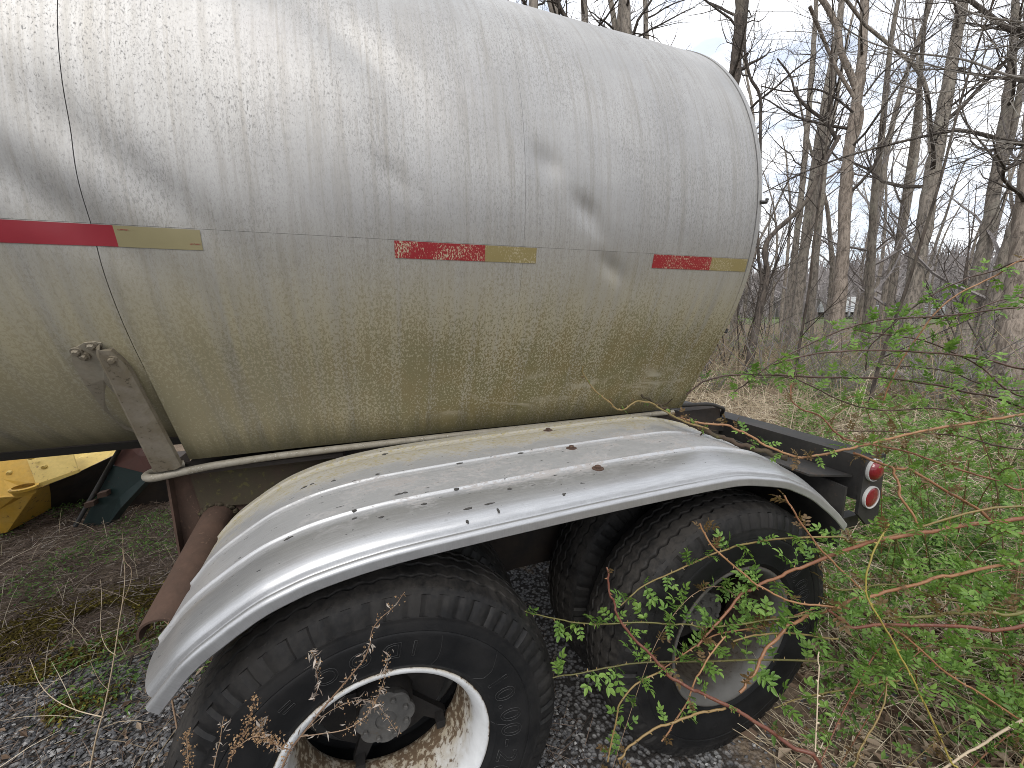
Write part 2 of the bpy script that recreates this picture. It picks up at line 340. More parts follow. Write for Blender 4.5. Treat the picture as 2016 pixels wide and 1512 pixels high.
MAT['ground'] = m_ground()
def m_leafy(name, stops, trans=.35, rough=.5):
    n = NT(name); r = n.attr(); cr = n.n('ValToRGB'); e = cr.color_ramp.elements
    while len(e) < len(stops): e.new(.5)
    for i, (p, c) in enumerate(stops): e[i].position = p; e[i].color = (*c, 1)
    n.put(cr.inputs[0], r); col = cr.outputs[0]
    n.fin(col, rough, 0., .35)
    if trans:
        tr = n.n('BsdfTranslucent'); n.put(tr.inputs[0], n.mix(1., col, (1.25, 1.3, .75), 'MULTIPLY')); mx = n.n('MixShader'); n.put(mx.inputs[0], trans)
        n.t.links.new(n.b.outputs[0], mx.inputs[1]); n.t.links.new(tr.outputs[0], mx.inputs[2]); n.t.links.new(mx.outputs[0], n.out.inputs[0])
    return n.m
MAT['rose_leaf'] = m_leafy('fresh_rose_leaf', [(0, (.075, .15, .03)), (.45, (.145, .26, .055)), (.8, (.27, .40, .09)), (.9, (.15, .115, .045)), (1, (.16, .085, .045))])
MAT['cover'] = m_leafy('ground_cover_leaf', [(0, (.05, .10, .025)), (.5, (.11, .20, .05)), (.85, (.19, .30, .08)), (1, (.26, .35, .11))])
MAT['shrub_leaf'] = m_leafy('young_shrub_leaf', [(0, (.11, .19, .045)), (1, (.23, .33, .09))])
MAT['litter'] = m_leafy('dead_leaf_litter', [(0, (.085, .052, .034)), (.4, (.16, .108, .074)), (.75, (.26, .19, .135)), (1, (.40, .32, .24))], .1, .8)
MAT['straw'] = m_leafy('dry_straw', [(0, (.19, .14, .09)), (.5, (.42, .335, .225)), (1, (.66, .58, .44))], .1, .7)
MAT['needle'] = m_leafy('dry_stalk_litter', [(0, (.06, .042, .031)), (.5, (.15, .106, .08)), (.85, (.27, .21, .165)), (1, (.50, .45, .38))], 0, .85)
MAT['pebble'] = m_leafy('grey_gravel', [(0, (.055, .055, .06)), (.5, (.14, .14, .145)), (.85, (.25, .245, .24)), (1, (.42, .41, .40))], 0, .8)
MAT['seed'] = m_leafy('dry_seed_heads', [(0, (.20, .115, .06)), (1, (.42, .28, .16))], .1, .8)
MAT['curl'] = m_leafy('curled_dead_leaf', [(0, (.20, .15, .12)), (1, (.50, .44, .38))], .1, .8)
MAT['moss'] = m_leafy('moss_tufts', [(0, (.075, .055, .016)), (.6, (.14, .105, .022)), (1, (.27, .23, .035))], 0, .9)
def m_cane(name, stops):
    n = NT(name); r = n.attr(); v = n.coord('Object'); a = n.noise(v, 7, 3, .6); b = n.noise(v, 120, 3, .6)
    f = n.math('ADD', r, n.math('MULTIPLY', n.math('SUBTRACT', a, .5), .7), True)
    cr = n.n('ValToRGB'); e = cr.color_ramp.elements
    while len(e) < len(stops): e.new(.5)
    for i, (p, c) in enumerate(stops): e[i].position = p; e[i].color = (*c, 1)
    n.put(cr.inputs[0], f); col = n.mix(n.math('MULTIPLY', n.ramp(b, .5, .8), .35), cr.outputs[0], (.34, .25, .16))
    return n.fin(col, .45, 0., .4)
MAT['cane_red'] = m_cane('red_brown_cane', [(0, (.09, .026, .02)), (.5, (.18, .07, .038)), (1, (.29, .155, .07))])
MAT['cane_green'] = m_cane('green_cane', [(0, (.07, .065, .022)), (.6, (.135, .125, .035)), (1, (.23, .15, .06))])
MAT['cane_yellow'] = m_cane('yellow_cane', [(0, (.17, .14, .03)), (1, (.36, .29, .065))])
MAT['cane_dark'] = m_cane('dark_cane', [(0, (.03, .02, .017)), (1, (.085, .045, .032))])
MAT['stalk'] = m_cane('dry_straw_stalk', [(0, (.30, .22, .14)), (1, (.55, .45, .32))])
MAT['stalk_red'] = m_cane('dry_brown_stalk', [(0, (.14, .08, .05)), (1, (.33, .23, .15))])
def m_bark(name, c1, c2, c3):
    n = NT(name); v = n.coord('Object', (1, 1, .22)); a = n.noise(v, 22, 6, .68, .5); b = n.noise(n.coord('Object'), 2.2, 5, .6)
    c = n.mix(n.ramp(a, .36, .62), c1, c2); c = n.mix(n.math('MULTIPLY', n.ramp(b, .5, .7), .7), c, c3)
    n.bump(a, .8, .03); return n.fin(c, .92, 0., .2)
MAT['bark'] = m_bark('grey_brown_bark', (.105, .092, .078), (.26, .225, .188), (.29, .27, .22))
MAT['bark_pale'] = m_bark('pale_bark', (.135, .11, .09), (.31, .26, .215), (.25, .215, .18))
MAT['bark_dark'] = m_bark('dark_bark', (.045, .038, .033), (.12, .098, .082), (.15, .13, .105))
MAT['twig'] = m_bark('twig_bark', (.04, .034, .03), (.095, .08, .068), (.11, .095, .08))
MAT['twig_pale'] = m_bark('pale_twig_bark', (.19, .17, .15), (.30, .275, .245), (.25, .22, .19))
MAT['twig_far'] = m_bark('hazed_far_twig_bark', (.19, .172, .165), (.28, .255, .245), (.26, .235, .222))  # paler than the near twigs: distance haze put into the colour
MAT['log'] = m_bark('dead_log_wood', (.22, .19, .15), (.38, .33, .27), (.15, .12, .09))
MAT['hill'] = m_grimy('wooded_hill_floor', (.11, .09, .078), (.15, .125, .105), None, .95, 0, .2)
MAT['asphalt'] = m_grimy('far_asphalt', (.06, .06, .062), (.09, .09, .09), None, .9, 0, 2)
MAT['galv'] = m_grimy('galvanised_rail', (.45, .46, .47), (.36, .37, .38), None, .5, .5, 3)
MAT['white'] = m_grimy('white_panel', (.78, .79, .80), (.70, .71, .72), None, .5, 0, 2)

# ================================================================== the setting
def gz(x, y):                                       # ground height
    x = np.asarray(x, float); y = np.asarray(y, float)
    d = np.hypot(x-1, y-1.5)
    h = .05*np.sin(x*1.7+.6)*np.sin(y*1.3)+.035*np.sin(x*3.1+y*2.3)
    return h*np.clip((d-2.2)/3, 0, 1)+.018*np.clip(d-5, 0, 60)*.6
gr = np.concatenate([-np.geomspace(900, 12, 14), np.linspace(-10, 22, 65), np.geomspace(24, 1600, 22)])
gy = np.concatenate([-np.geomspace(900, 10, 14), np.linspace(-8, 22, 61), np.geomspace(24, 1600, 22)])
GX, GY = np.meshgrid(gr, gy, indexing='ij')
mb = MB(); mb.add(np.stack([GX, GY, gz(GX, GY)], -1).reshape(-1, 3), gridf(len(gr), len(gy)))
structure('ground', mb, MAT['ground'], True)
# far wooded ridge beyond the trees
mb = MB(); ang = np.linspace(0, 2*math.pi, 181); rows = [(95, 0), (130, 4.5), (170, 9), (230, 11), (300, 5)]
V = []
for r_, h in rows:
    V.append(np.stack([r_*np.sin(ang), r_*np.cos(ang), .9+h*(1+.22*np.sin(ang*7)+.1*np.sin(ang*17+1))-.5*(h == 0)], 1))
mb.add(np.stack(V, 1).reshape(-1, 3), gridf(len(ang), len(rows)))
structure('hill', mb, MAT['hill'], True)

# ================================================================== tanker trailer
TY, TZ, TR = 2.15, 2.0861, .9328                    # tank axis and jacket radius
XA, XB, XE = -.5698, .4921, 1.4707                  # circumferential seams and rear edge
V0 = R_(-10.45)                                     # lengthwise seam, top edge of the reflective tape
SK = R_(-30); SKL = .44                             # skirt leaves the circle here and runs down straight
def sect(v, skirt=True):
    """arc length v above the tape seam -> (y, z, ny, nz) on the near side or over the top"""
    v = np.asarray(v, float); a = V0+v/TR; b = np.maximum(a, SK) if skirt else a
    y = TY-TR*np.cos(b); z = TZ+TR*np.sin(b); ny = -np.cos(b); nz = np.sin(b)
    if skirt:
        e = np.maximum((SK-a)*TR, 0.)                # below: tangent sheet
        y = y+e*math.sin(-SK); z = z-e*math.cos(SK)
    return y, z, ny, nz
def tank_v(px, py):
    d = ray(px, py); A = d[1]**2+d[2]**2; B = -d[1]*TY+d[2]*(CAM_H-TZ); C = TY**2+(CAM_H-TZ)**2-TR**2
    t = (-B-math.sqrt(B*B-A*C))/A; p = CP+d*t
    return p[0], (math.atan2(p[2]-TZ, TY-p[1])-V0)*TR
DENTS = [(*tank_v(1078, 318), .040, .026, .013), (*tank_v(1155, 412), .045, .022, .013), (*tank_v(1205, 528), .045, .020, .012), (*tank_v(1180, 455), .05, .018, .004),
         (*tank_v(775, 345), .05, .022, .006), (*tank_v(735, 120), .16, .045, .015), (*tank_v(800, 260), .10, .040, .006), (*tank_v(40, 365), .17, .036, .013),
         (*tank_v(250, 335), .16, .034, .009), (*tank_v(560, 250), .2, .13, .005), (*tank_v(150, 215), .10, .08, .005), (*tank_v(960, 300), .09, .07, .003)]
def dent(x, v):
    s = .0012*np.sin(x*5.1+1)*np.sin(v*4.3)+.0009*np.sin(x*11+v*7)
    for dx, dv, sl_, ss, h in DENTS:
        u, w = (x-dx), (v-dv); l = (u*.75-w*.66)/sl_; t = (u*.66+w*.75)/ss
        s = s-h*np.exp(-.5*(l**2+t**2))
    return s
trailer = thing('tanker_trailer', (.6, TY, 0), 'grimy aluminium tank trailer with silver fender over dual wheels', 'tank trailer')
def panel(x0, x1, v0, v1, skirt=True, far=False, off=0.):
    fs = .012 if x0 > -2.5 and not far else .05; nx = max(3, int((x1-x0)/fs)); nv = max(3, int((v1-v0)/fs))
    X, V = np.meshgrid(np.linspace(x0, x1, nx), np.linspace(v0, v1, nv), indexing='ij')
    y, z, ny, nz = sect(V, skirt); d = dent(X, V)+off if not far else off
    y = y+ny*d; z = z+nz*d
    if far: y = 2*TY-y
    P = np.stack([X, y, z], -1).reshape(-1, 3); F = gridf(nx, nv)
    # turned-in edge so every sheet has a thickness
    m = MB(); m.add(P, F if not far else F[:, ::-1], 0., np.stack([X, V], -1).reshape(-1, 2))
    idx = np.arange(nx*nv).reshape(nx, nv); rim = np.concatenate([idx[:, 0], idx[-1, 1:], idx[-2::-1, -1], idx[0, -2:0:-1]])
    Q = P[rim]; ins = np.stack([0*y, -ny if not far else ny, -nz], -1).reshape(-1, 3)[rim]*.004; k = len(rim); i = np.arange(k); j = (i+1) % k
    uv = np.stack([X, V], -1).reshape(-1, 2)[rim]
    m.add(np.concatenate([Q, Q+ins]), np.stack([j, i, i+k, j+k], 1), 0., np.concatenate([uv, uv]))
    return m
VTOP = math.pi*TR-2*V0*TR                           # far-side seam, over the top
VB = (SK-V0)*TR-SKL                                 # skirt bottom
g = .0009
for (x0, x1, sk) in ((-6.5, -2.2, False), (-2.2, XA, False), (XA, XB, True), (XB, XE-.0204, True)):
    ga, gb_ = (g*.35 if x0 == XB else g), (g*.35 if x1 == XB else g)
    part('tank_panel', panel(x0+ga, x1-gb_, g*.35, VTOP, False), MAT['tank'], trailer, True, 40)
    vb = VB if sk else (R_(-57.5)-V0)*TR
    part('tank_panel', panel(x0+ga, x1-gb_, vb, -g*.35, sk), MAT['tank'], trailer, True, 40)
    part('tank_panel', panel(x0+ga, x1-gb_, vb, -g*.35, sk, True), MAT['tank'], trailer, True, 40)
# rolled end band at the rear edge
part('end_band', panel(XE-.0195, XE, VB, VTOP, True, off=.003), MAT['tank'], trailer, True, 40)
part('end_band', panel(XE-.0195, XE, VB, -.002, True, True, off=.003), MAT['tank'], trailer, True, 40)
# dark inner vessel seen through the seams and below, and the dished rear head
m = MB(); a = np.linspace(0, 2*math.pi, 72, endpoint=False)
xs = np.array([-6.45, XE-.03]); ri = TR-.016
cyl = np.stack([np.repeat(xs, 72), np.tile(TY-ri*np.cos(a), 2), np.tile(TZ+ri*np.sin(a), 2)], 1)
m.add(cyl, gridf(2, 72, False, True)[:, ::-1]); part('inner_vessel', m, MAT['liner'], trailer, True)
m = MB(); prof = [(TR-.004, 0), (TR-.012, .012), (TR*.93, .05), (TR*.8, .10), (TR*.6, .145), (TR*.3, .175), (.002, .185)]
m.lathe([(r, XE-.004+x) for r, x in prof], 72, (0, TY, TZ), 'X'); part('rear_head', m, MAT['tank'], trailer, True)
m = MB(); m.lathe([(r, -6.45-x) for r, x in prof], 48, (0, TY, TZ), 'X'); part('front_head', m, MAT['tank'], trailer, True)
# skirt end cheeks and flat underside
m = MB(); ys, zs, _, _ = sect(np.array([VB, (SK-V0)*TR])); c0 = (TY-TR*.86*math.cos(R_(-62)), TZ+TR*.98*math.sin(R_(-62)))
for x in (XA+.004, XE-.03):
    m.prism([(x, ys[0]+.004, zs[0]), (x, ys[1]+.006, zs[1]), (x, c0[0], c0[1])], (.006, 0, 0))
m.box((XA+.01, ys[0]+.02, zs[0]+.035), (XE-.03, 2*TY-ys[0]-.02, zs[0]+.045)); part('skirt_floor', m, MAT['frame'], trailer)
m = MB(); m.box((-6.4, TY-.50, 1.295), (XA, TY+.50, 1.303)); part('belly_plate', m, MAT['frame'], trailer)
for px, py in ((1502, 398), (1424, 653)):           # little hooks on the rear edge
    q = at_x(px, py, XE); m = MB(); m.tube([q+[-.01, .004, 0], q+[.012, -.004, 0], q+[.016, -.004, .012]], .007, 6); part('edge_hook', m, MAT['black_steel'], trailer)

# reflective tape
def tape(x0, x1, wide=.0475, slant=0.):
    X, V = np.meshgrid(np.linspace(x0, x1, max(3, int((x1-x0)/.03))), np.linspace(-.002-wide, -.002, 4), indexing='ij')
    y, z, ny, nz = sect(V); d = dent(X, V)+.0012
    m = MB(); m.add(np.stack([X+slant*(V+.025), y+ny*d, z+nz*d], -1).reshape(-1, 3), gridf(*X.shape), 0., np.stack([X, V], -1).reshape(-1, 2)); return m
for x0, x1, x2, wn_ in ((-.93, -.529, -.361, ''), (.098, .366, .537, '_worn'), (.994, 1.262, 1.446, '_worn')):
    t = part('reflective_tape', tape(x0, x1), MAT['tape_red'+wn_], trailer, True, label='worn red reflective tape' if wn_ else 'clean red reflective tape')
    part('pale_tape_section', tape(x1, x2), MAT['tape_tan'+wn_], t, True)
def tiny_print(x, v, w, h, parent):                 # illegible red print on the pale tape: rows of small strokes
    m = MB(); r = random.Random(int(x*1000)); k = 9
    for i in range(k):
        for (a, b, c, d) in ((0, 0, .35, 1), (.35, r.choice((0, .4, .8)), .8, .25)):
            X0 = x+w*(i+a)/k; X1 = X0+w*(c-a*.2)/k*.8; V_ = v+h*b
            yy, zz, ny, nz = sect(np.array([V_, V_+h*d])); o = dent(np.array([X0, X0]), np.array([V_, V_]))+.0018
            m.add([(X0, yy[0]+ny[0]*o[0], zz[0]+nz[0]*o[0]), (X1, yy[0]+ny[0]*o[0], zz[0]+nz[0]*o[0]), (X1, yy[1]+ny[1]*o[0], zz[1]+nz[1]*o[0]), (X0, yy[1]+ny[1]*o[0], zz[1]+nz[1]*o[0])], np.array([[0, 1, 2, 3]]), 0., [(X0, V_)]*4)
    return m
_t = [o for o in trailer.children if o.name.startswith('reflective_tape')]
for x, v in ((-.521, -.012), (-.385, -.037)): part('tape_print', tiny_print(x, v, .022, .0028, None), MAT['tape_red'], _t[0])

# bracket plate on the tank and the strut that runs down to the rail
def on_tank(px, py, off):
    x, v = tank_v(px, py); y, z, ny, nz = sect(np.array([v]), False); d = dent(np.array([x]), np.array([v]))[0]
    return np.array([x, y[0]+ny[0]*(d+off), z[0]+nz[0]*(d+off)])
outl = [(206, 700), (200, 674), (184, 671), (166, 674), (150, 683), (142, 697), (144, 712), (170, 757), (205, 805), (245, 843), (268, 850), (258, 815), (232, 760)]
top_ = np.array([on_tank(x, y, .003) for x, y in outl]); bot_ = np.array([on_tank(x, y, -.004) for x, y in outl])
m = MB(); n_ = len(outl); cen = on_tank(205, 745, .0035); i = np.arange(n_); j = (i+1) % n_
m.add(np.concatenate([top_, bot_, [cen]]), [np.stack([j, i, i*0+2*n_], 1), np.stack([i, j, j+n_, i+n_], 1)])
brk = part('support_bracket', m, MAT['strap_pale'], trailer, False)
for px, py in ((153, 690), (183, 679), (168, 699)):
    q = on_tank(px, py, .006); nr = q-np.array([q[0], TY, TZ]); nr /= np.linalg.norm(nr)
    m = MB(); m.tube([q-nr*.004, q+nr*.002], .0125, 14); m.tube([q+nr*.002, q+nr*.006, q+nr*.010], [.0085, .0085, .006], 8); part('bolt', m, MAT['strap'], brk)
A0, A1 = on_tank(190, 673, .020), on_tank(243, 690, .020)
B0, B1 = at_y(303, 927, 1.488), at_y(356, 920, 1.488)
nrm = np.cross(A1-A0, B0-A0); nrm /= np.linalg.norm(nrm); nrm = nrm if nrm[1] < 0 else -nrm
m = MB(); mid = [(A0, A1)]
for t in (.06, .12, .3, .6, 1.): mid.append((A0+(B0-A0)*t, A1+(B1-A1)*t))
wd = (A1-A0)
mid[0] = (A0+wd*.12, A0+wd*.62); mid[1] = (mid[1][0], mid[1][0]+wd*.93)
rowsV = []
for l, r_ in mid:
    ax = (r_-l)/np.linalg.norm(r_-l); rowsV.append([l-nrm*.022, l+nrm*.004, l+ax*.006+nrm*.008, r_-ax*.018+nrm*.008, r_-ax*.010+nrm*.006, r_+nrm*(-.004), r_-nrm*.022])
m.add(np.array(rowsV).reshape(-1, 3), gridf(len(mid), 7)); m.add(np.array(rowsV)[0], np.array([[0, 1, 2, 3], [3, 4, 5, 6], [0, 3, 6, 6]])[:2])
st = part('bracket_strut', m, MAT['strap'], trailer, True, 25)
q = mid[1][1]+nrm*.006-(wd/np.linalg.norm(wd))*.018-(B0-A0)/np.linalg.norm(B0-A0)*.004; m = MB(); m.tube([q-nrm*.004, q+nrm*.003], .0115, 14); m.tube([q+nrm*.003, q+nrm*.010], [.0085, .006], 8); part('bolt', m, MAT['strap'], st)
# rail along the skirt's foot
P = [(-.60, 1.60, 1.215), (-.655, 1.565, 1.214), (-.672, 1.525, 1.212), (-.645, 1.495, 1.212), (-.58, 1.497, 1.219), (-.47, 1.520, 1.224), (-.25, 1.527, 1.230), (.2, 1.53, 1.232), (.8, 1.532, 1.231), (1.40, 1.535, 1.228)]
m = MB(); m.tube(spline(P, 8), .0125, 12); part('lower_rail', m, MAT['rail'], trailer, True)
# chassis
for y in (1.66, 2.64-.09):
    m = MB(); m.box((-.62, y, .93), (1.80, y+.09, .945)); m.box((-.62, y+.038, .945), (1.80, y+.052, 1.175)); m.box((-.62, y, 1.175), (1.80, y+.09, 1.19)); part('frame_rail', m, MAT['frame'], trailer)
for x in (-.35, .6, 1.55):
    m = MB(); m.box((x, 1.75, .98), (x+.06, 2.55, 1.14)); part('cross_member', m, MAT['frame'], trailer)
m = MB(); m.prism([(-.640, 1.617, 1.205), (-.10, 1.617, 1.205), (-.10, 1.617, .96), (-.42, 1.617, .80), (-.645, 1.617, .80)], (0, .012, 0)); m.box((-.648, 1.58, .80), (-.641, 1.629, 1.205)); part('subframe_plate', m, MAT['rust'], trailer)
m = MB(); m.box((-.10, 1.619, .52), (1.80, 1.630, 1.20)); part('subframe_shade_plate', m, MAT['frame'], trailer)  # subframe plate carried on and deepened, added to keep far-side light out
m = MB(); m.box((.56, 1.64, .50), (.60, 2.66, 1.17)); part('shade_plate', m, MAT['frame'], trailer)  # unseen cross plate added to darken the space under the fender
m = MB(); m.prism([(-.590, 1.600, 1.178), (-.12, 1.600, 1.19), (-.12, 1.600, 1.02), (-.572, 1.600, 1.048)], (0, .015, 0)); part('patch_plate', m, MAT['rust_moss'], trailer)
m = MB(); m.box((-.64, 1.545, 1.192), (-.1, 1.64, 1.207)); part('skirt_ledge', m, MAT['frame'], trailer)
# fender support: split pipe, open underneath
pA, pB = np.array([-.528, 1.612, 1.005]), np.array([-.535, 1.150, .915]); ax = (pB-pA)/np.linalg.norm(pB-pA)
e1 = np.cross(ax, [0, 0, 1.]); e1 /= np.linalg.norm(e1); e2 = np.cross(e1, ax); e2 = e2 if e2[2] > 0 else -e2
e1 = e1 if e1[0] > 0 else -e1
aa = np.radians(np.linspace(-88, 195, 26)); ts = np.linspace(0, 1, 14); m = MB(); Vp = []
for t in ts:
    for r_ in (.048, .042):
        Vp.append(pA+(pB-pA)*t+r_*(np.cos(aa)[:, None]*e1+np.sin(aa)[:, None]*e2))
Vp = np.array(Vp).reshape(14, 2, 26, 3)
m.add(Vp[:, 0].reshape(-1, 3), gridf(14, 26)); m.add(Vp[:, 1].reshape(-1, 3), gridf(14, 26)[:, ::-1])
m.add(Vp[-1].reshape(-1, 3), gridf(2, 26)); m.add(np.concatenate([Vp[:, 0, 0], Vp[:, 1, 0]]), gridf(2, 14)); m.add(np.concatenate([Vp[:, 0, -1], Vp[:, 1, -1]]), gridf(2, 14))
sp = part('support_pipe', m, MAT['rust'], trailer, True, 50)
m = MB(); rr = np.random.default_rng(3)
for t in np.linspace(0, 1, 26):                     # rough weld bead round the pipe's root
    a = R_(-40+t*200); q = pA+.05*(math.cos(a)*e1+math.sin(a)*e2)+rr.normal(0, .003, 3); m.lathe([(.001, -.009), (.009, -.004), (.010, .003), (.001, .009)], 6, q)
part('weld_bead', m, MAT['rust_moss'], sp, True)

# fender
PATH = np.array([(-.500, .943), (-.433, 1.02), (-.366, 1.072), (-.288, 1.120), (-.222, 1.148), (-.131, 1.173), (.035, 1.195), (.325, 1.208), (.64, 1.216), (1.02, 1.220), (1.15, 1.215), (1.26, 1.196), (1.36, 1.172), (1.43, 1.144), (1.52, 1.10), (1.60, 1.045), (1.68, .985), (1.745, .925)])
pp = spline(np.column_stack([PATH[:, 0], 0*PATH[:, 0], PATH[:, 1]]), 7)[:, [0, 2]]
tg = np.gradient(pp, axis=0); tg /= np.linalg.norm(tg, axis=1, keepdims=True); nn = np.stack([-tg[:, 1], tg[:, 0]], 1)
sl = np.concatenate([[0], np.cumsum(np.linalg.norm(np.diff(pp, axis=0), axis=1))])
def prof(y):                                          # height of the pressed sheet across the fender
    o = .026*np.clip((y-.98)/.53, 0, 1)
    for y0, h, w in ((1.462, .006, .0050), (1.262, .0068, .0052), (1.085, .0075, .0056)): o = o+h*np.exp(-(((y-y0)/w)**2))-.0022*np.exp(-(((y-y0+.022)/.008)**2))
    return o-.042*(1-np.sqrt(np.clip(1-(np.clip((1.052-y)/.112, 0, 1))**2, 0, 1)))      # rolled shoulder
th_ = np.radians(np.linspace(3, 79, 30)); b_ = np.radians(np.linspace(-40, 90, 16))
yp = np.concatenate([[1.512, 1.511], np.linspace(1.505, 1.06, 200), 1.052-.112*np.sin(th_)]); off = prof(yp); off[0] -= .012
e0 = off[-1]
yp = np.concatenate([yp, [.9405, .9385, .9365, .9345], .923-.013*np.sin(b_), [.9098, .9095, .9093, .9091]])
off = np.concatenate([off, [e0-.006, e0-.010, e0-.0115, e0-.0105], e0-.0165+.013*np.cos(b_), [e0-.022, e0-.027, e0-.031, e0-.034]])
m = MB(); N, K = len(pp), len(yp); w = np.random.default_rng(5).normal(0, 1, N); w = np.convolve(w, np.ones(9)/9, 'same')*.0012
V3 = np.stack([pp[:, None, 0]+nn[:, None, 0]*(off+w[:, None]), np.broadcast_to(yp, (N, K)), pp[:, None, 1]+nn[:, None, 1]*(off+w[:, None])], -1)
UV = np.stack(np.broadcast_arrays(sl[:, None], yp[None]), -1)
m.add(V3.reshape(-1, 3), gridf(N, K)[:, ::-1], 0., UV.reshape(-1, 2))
V4 = V3.copy(); V4[..., 0] -= nn[:, None, 0]*.003; V4[..., 2] -= nn[:, None, 1]*.003; V4[:, -12:, 1] += .003
m.add(V4.reshape(-1, 3), gridf(N, K), 0., UV.reshape(-1, 2))
for k in (0, N-1): m.add(np.concatenate([V3[k], V4[k]]), gridf(2, K) if k else gridf(2, K)[:, ::-1], 0., np.tile(UV[k], (2, 1)))
m.add(np.concatenate([V3[:, -1], V4[:, -1]]), gridf(2, N), 0., np.tile(UV[:, -1], (2, 1)))
fender = part('fender', m, MAT['fender'], trailer, True, 60)
for x, y in ((.681, 1.440), (.678, 1.235), (.674, 1.052)):
    z = np.interp(x, pp[:, 0], pp[:, 1])+prof(np.array([y]))[0]
    m = MB(); m.lathe([(.019, z-.001), (.019, z+.0025), (.012, z+.003), (.0001, z+.003)], 20, (x, y, 0), 'Z'); m.lathe([(.0105, z+.003), (.0105, z+.009), (.008, z+.011), (.0001, z+.0115)], 6, (x, y, 0), 'Z'); part('bolt', m, MAT['rust'], fender, label='rusty bolt with washer')
m = MB(); r8 = np.random.default_rng(21)
for px, py in ((567, 118), (316, 222), (340, 212), (630, 238), (612, 243), (475, 293), (790, 226), (958, 226), (895, 273), (921, 292), (825, 327), (828, 288), (800, 147), (557, 315), (265, 382), (410, 200), (990, 115), (690, 274), (545, 181), (472, 203), (1128, 243), (470, 320)):
    qx, qy = 400+px/1.5875, 820+py/1.5875; z = 1.2
    for it in range(40):
        q = at_z(qx, qy, z); zn = np.interp(q[0], pp[:, 0], pp[:, 1])+prof(np.array([np.clip(q[1], .93, 1.5)]))[0]; z += .5*(zn-z)
    if not (.93 < q[1] < 1.5 and -.45 < q[0] < 1.6): continue
    i = int(np.argmin(abs(pp[:, 0]-q[0]))); nv_ = np.array([nn[i, 0], 0, nn[i, 1]]); tv = np.array([tg[i, 0], 0, tg[i, 1]]); up_ = (px in (921, 825)); A2 = r8.uniform(.006, .014)*(.35 if up_ else 1); B2 = r8.uniform(.003, .006)*(2.6 if up_ else 1); k = 9; th = np.arange(k)*2*math.pi/k; rr2 = r8.uniform(.45, 1.25, k)
    ring = q+nv_*.0012+(np.cos(th)*rr2*A2)[:, None]*tv+(np.sin(th)*rr2*B2)[:, None]*np.array([0, 1., 0]); ii = np.arange(k)
    m.add(np.concatenate([ring, [q+nv_*.0035], ring-nv_*.004]), [np.stack([(ii+1) % k, ii, ii*0+k], 1), np.stack([ii, (ii+1) % k, (ii+1) % k+k+1, ii+k+1], 1)])
part('tar_flakes', m, MAT['liner'], fender, stuff=True, label='black flakes stuck on the fender')
for x in (-.2, .66, 1.35):                           # arms that carry the fender
    z = np.interp(x, pp[:, 0], pp[:, 1])-.045; m = MB(); m.box((x-.02, .99, z-.02), (x+.02, 1.66, z+.02)); part('fender_arm', m, MAT['frame'], trailer)

# rear bumper beam with its end plate and side lamps
m = MB(); m.hexa([(1.835, .95, .955), (1.955, .95, .955), (1.955, 3.35, .955), (1.835, 3.35, .955), (1.835, .95, 1.138), (1.955, .95, 1.138), (1.955, 3.35, 1.138), (1.835, 3.35, 1.138)])
bump_ = part('bumper_beam', m, MAT['black_steel'], trailer)
m = MB(); m.prism([(1.833, .944, 1.139), (1.958, .944, 1.139), (1.972, .944, .84), (1.90, .944, .84), (1.832, .944, .90)], (0, .012, 0)); part('end_plate', m, MAT['black_steel'], bump_)
for y in (1.70, 2.54):
    m = MB(); m.box((1.79, y, .96), (1.834, y+.06, 1.13)); part('beam_hanger', m, MAT['frame'], trailer)
m = MB(); m.prism([(1.60, 1.0, 1.075), (1.83, .98, 1.045), (1.83, 1.20, 1.045), (1.60, 1.22, 1.075)], (0, 0, .008)); part('splash_plate', m, MAT['black_steel'], trailer)
m = MB(); m.prism([(1.76, .96, 1.02), (1.76, .96, .76), (1.76, 1.5, .62), (1.76, 1.5, 1.06)], (.012, 0, 0)); m.box((1.775, 1.0, .80), (1.95, 1.04, .85)); part('mudguard_plate', m, MAT['black_steel'], trailer)
m = MB(); m.tube(spline([(1.42, 1.62, 1.235), (1.52, 1.60, 1.238), (1.66, 1.57, 1.238), (1.74, 1.57, 1.215), (1.80, 1.60, 1.19), (1.84, 1.66, 1.13)], 6), .010, 10); part('air_hose', m, MAT['black_steel'], trailer, True)
m = MB(); m.hexa([(1.47, 1.62, 1.12), (1.835, 1.62, 1.06), (1.835, 1.66, 1.06), (1.47, 1.66, 1.12), (1.47, 1.62, 1.215), (1.835, 1.62, 1.138), (1.835, 1.66, 1.138), (1.47, 1.66, 1.215)]); part('frame_tail', m, MAT['black_steel'], trailer)
for x, z, tl in ((1.886, 1.083, .28), (1.892, .965, -.05)):
    y = .944; m = MB(); m.lathe([(.047, y), (.0475, y-.009), (.0465, y-.0110), (.0430, y-.0110), (.0415, y-.008), (.041, y-.004)], 32, (x, 0, z)); la = part('side_lamp', m, MAT['lamp_white'], bump_, True, 40, label='round red lamp in a white ring')
    m = MB(); h = .020 if tl > 0 else .005; m.lathe([(.0418, y-.006), (.038, y-.008-h*.5), (.026, y-.008-h*.85), (.012, y-.008-h), (.0005, y-.009-h)], 32, (x, 0, z)); part('lens', m, MAT['lens'], la, True)

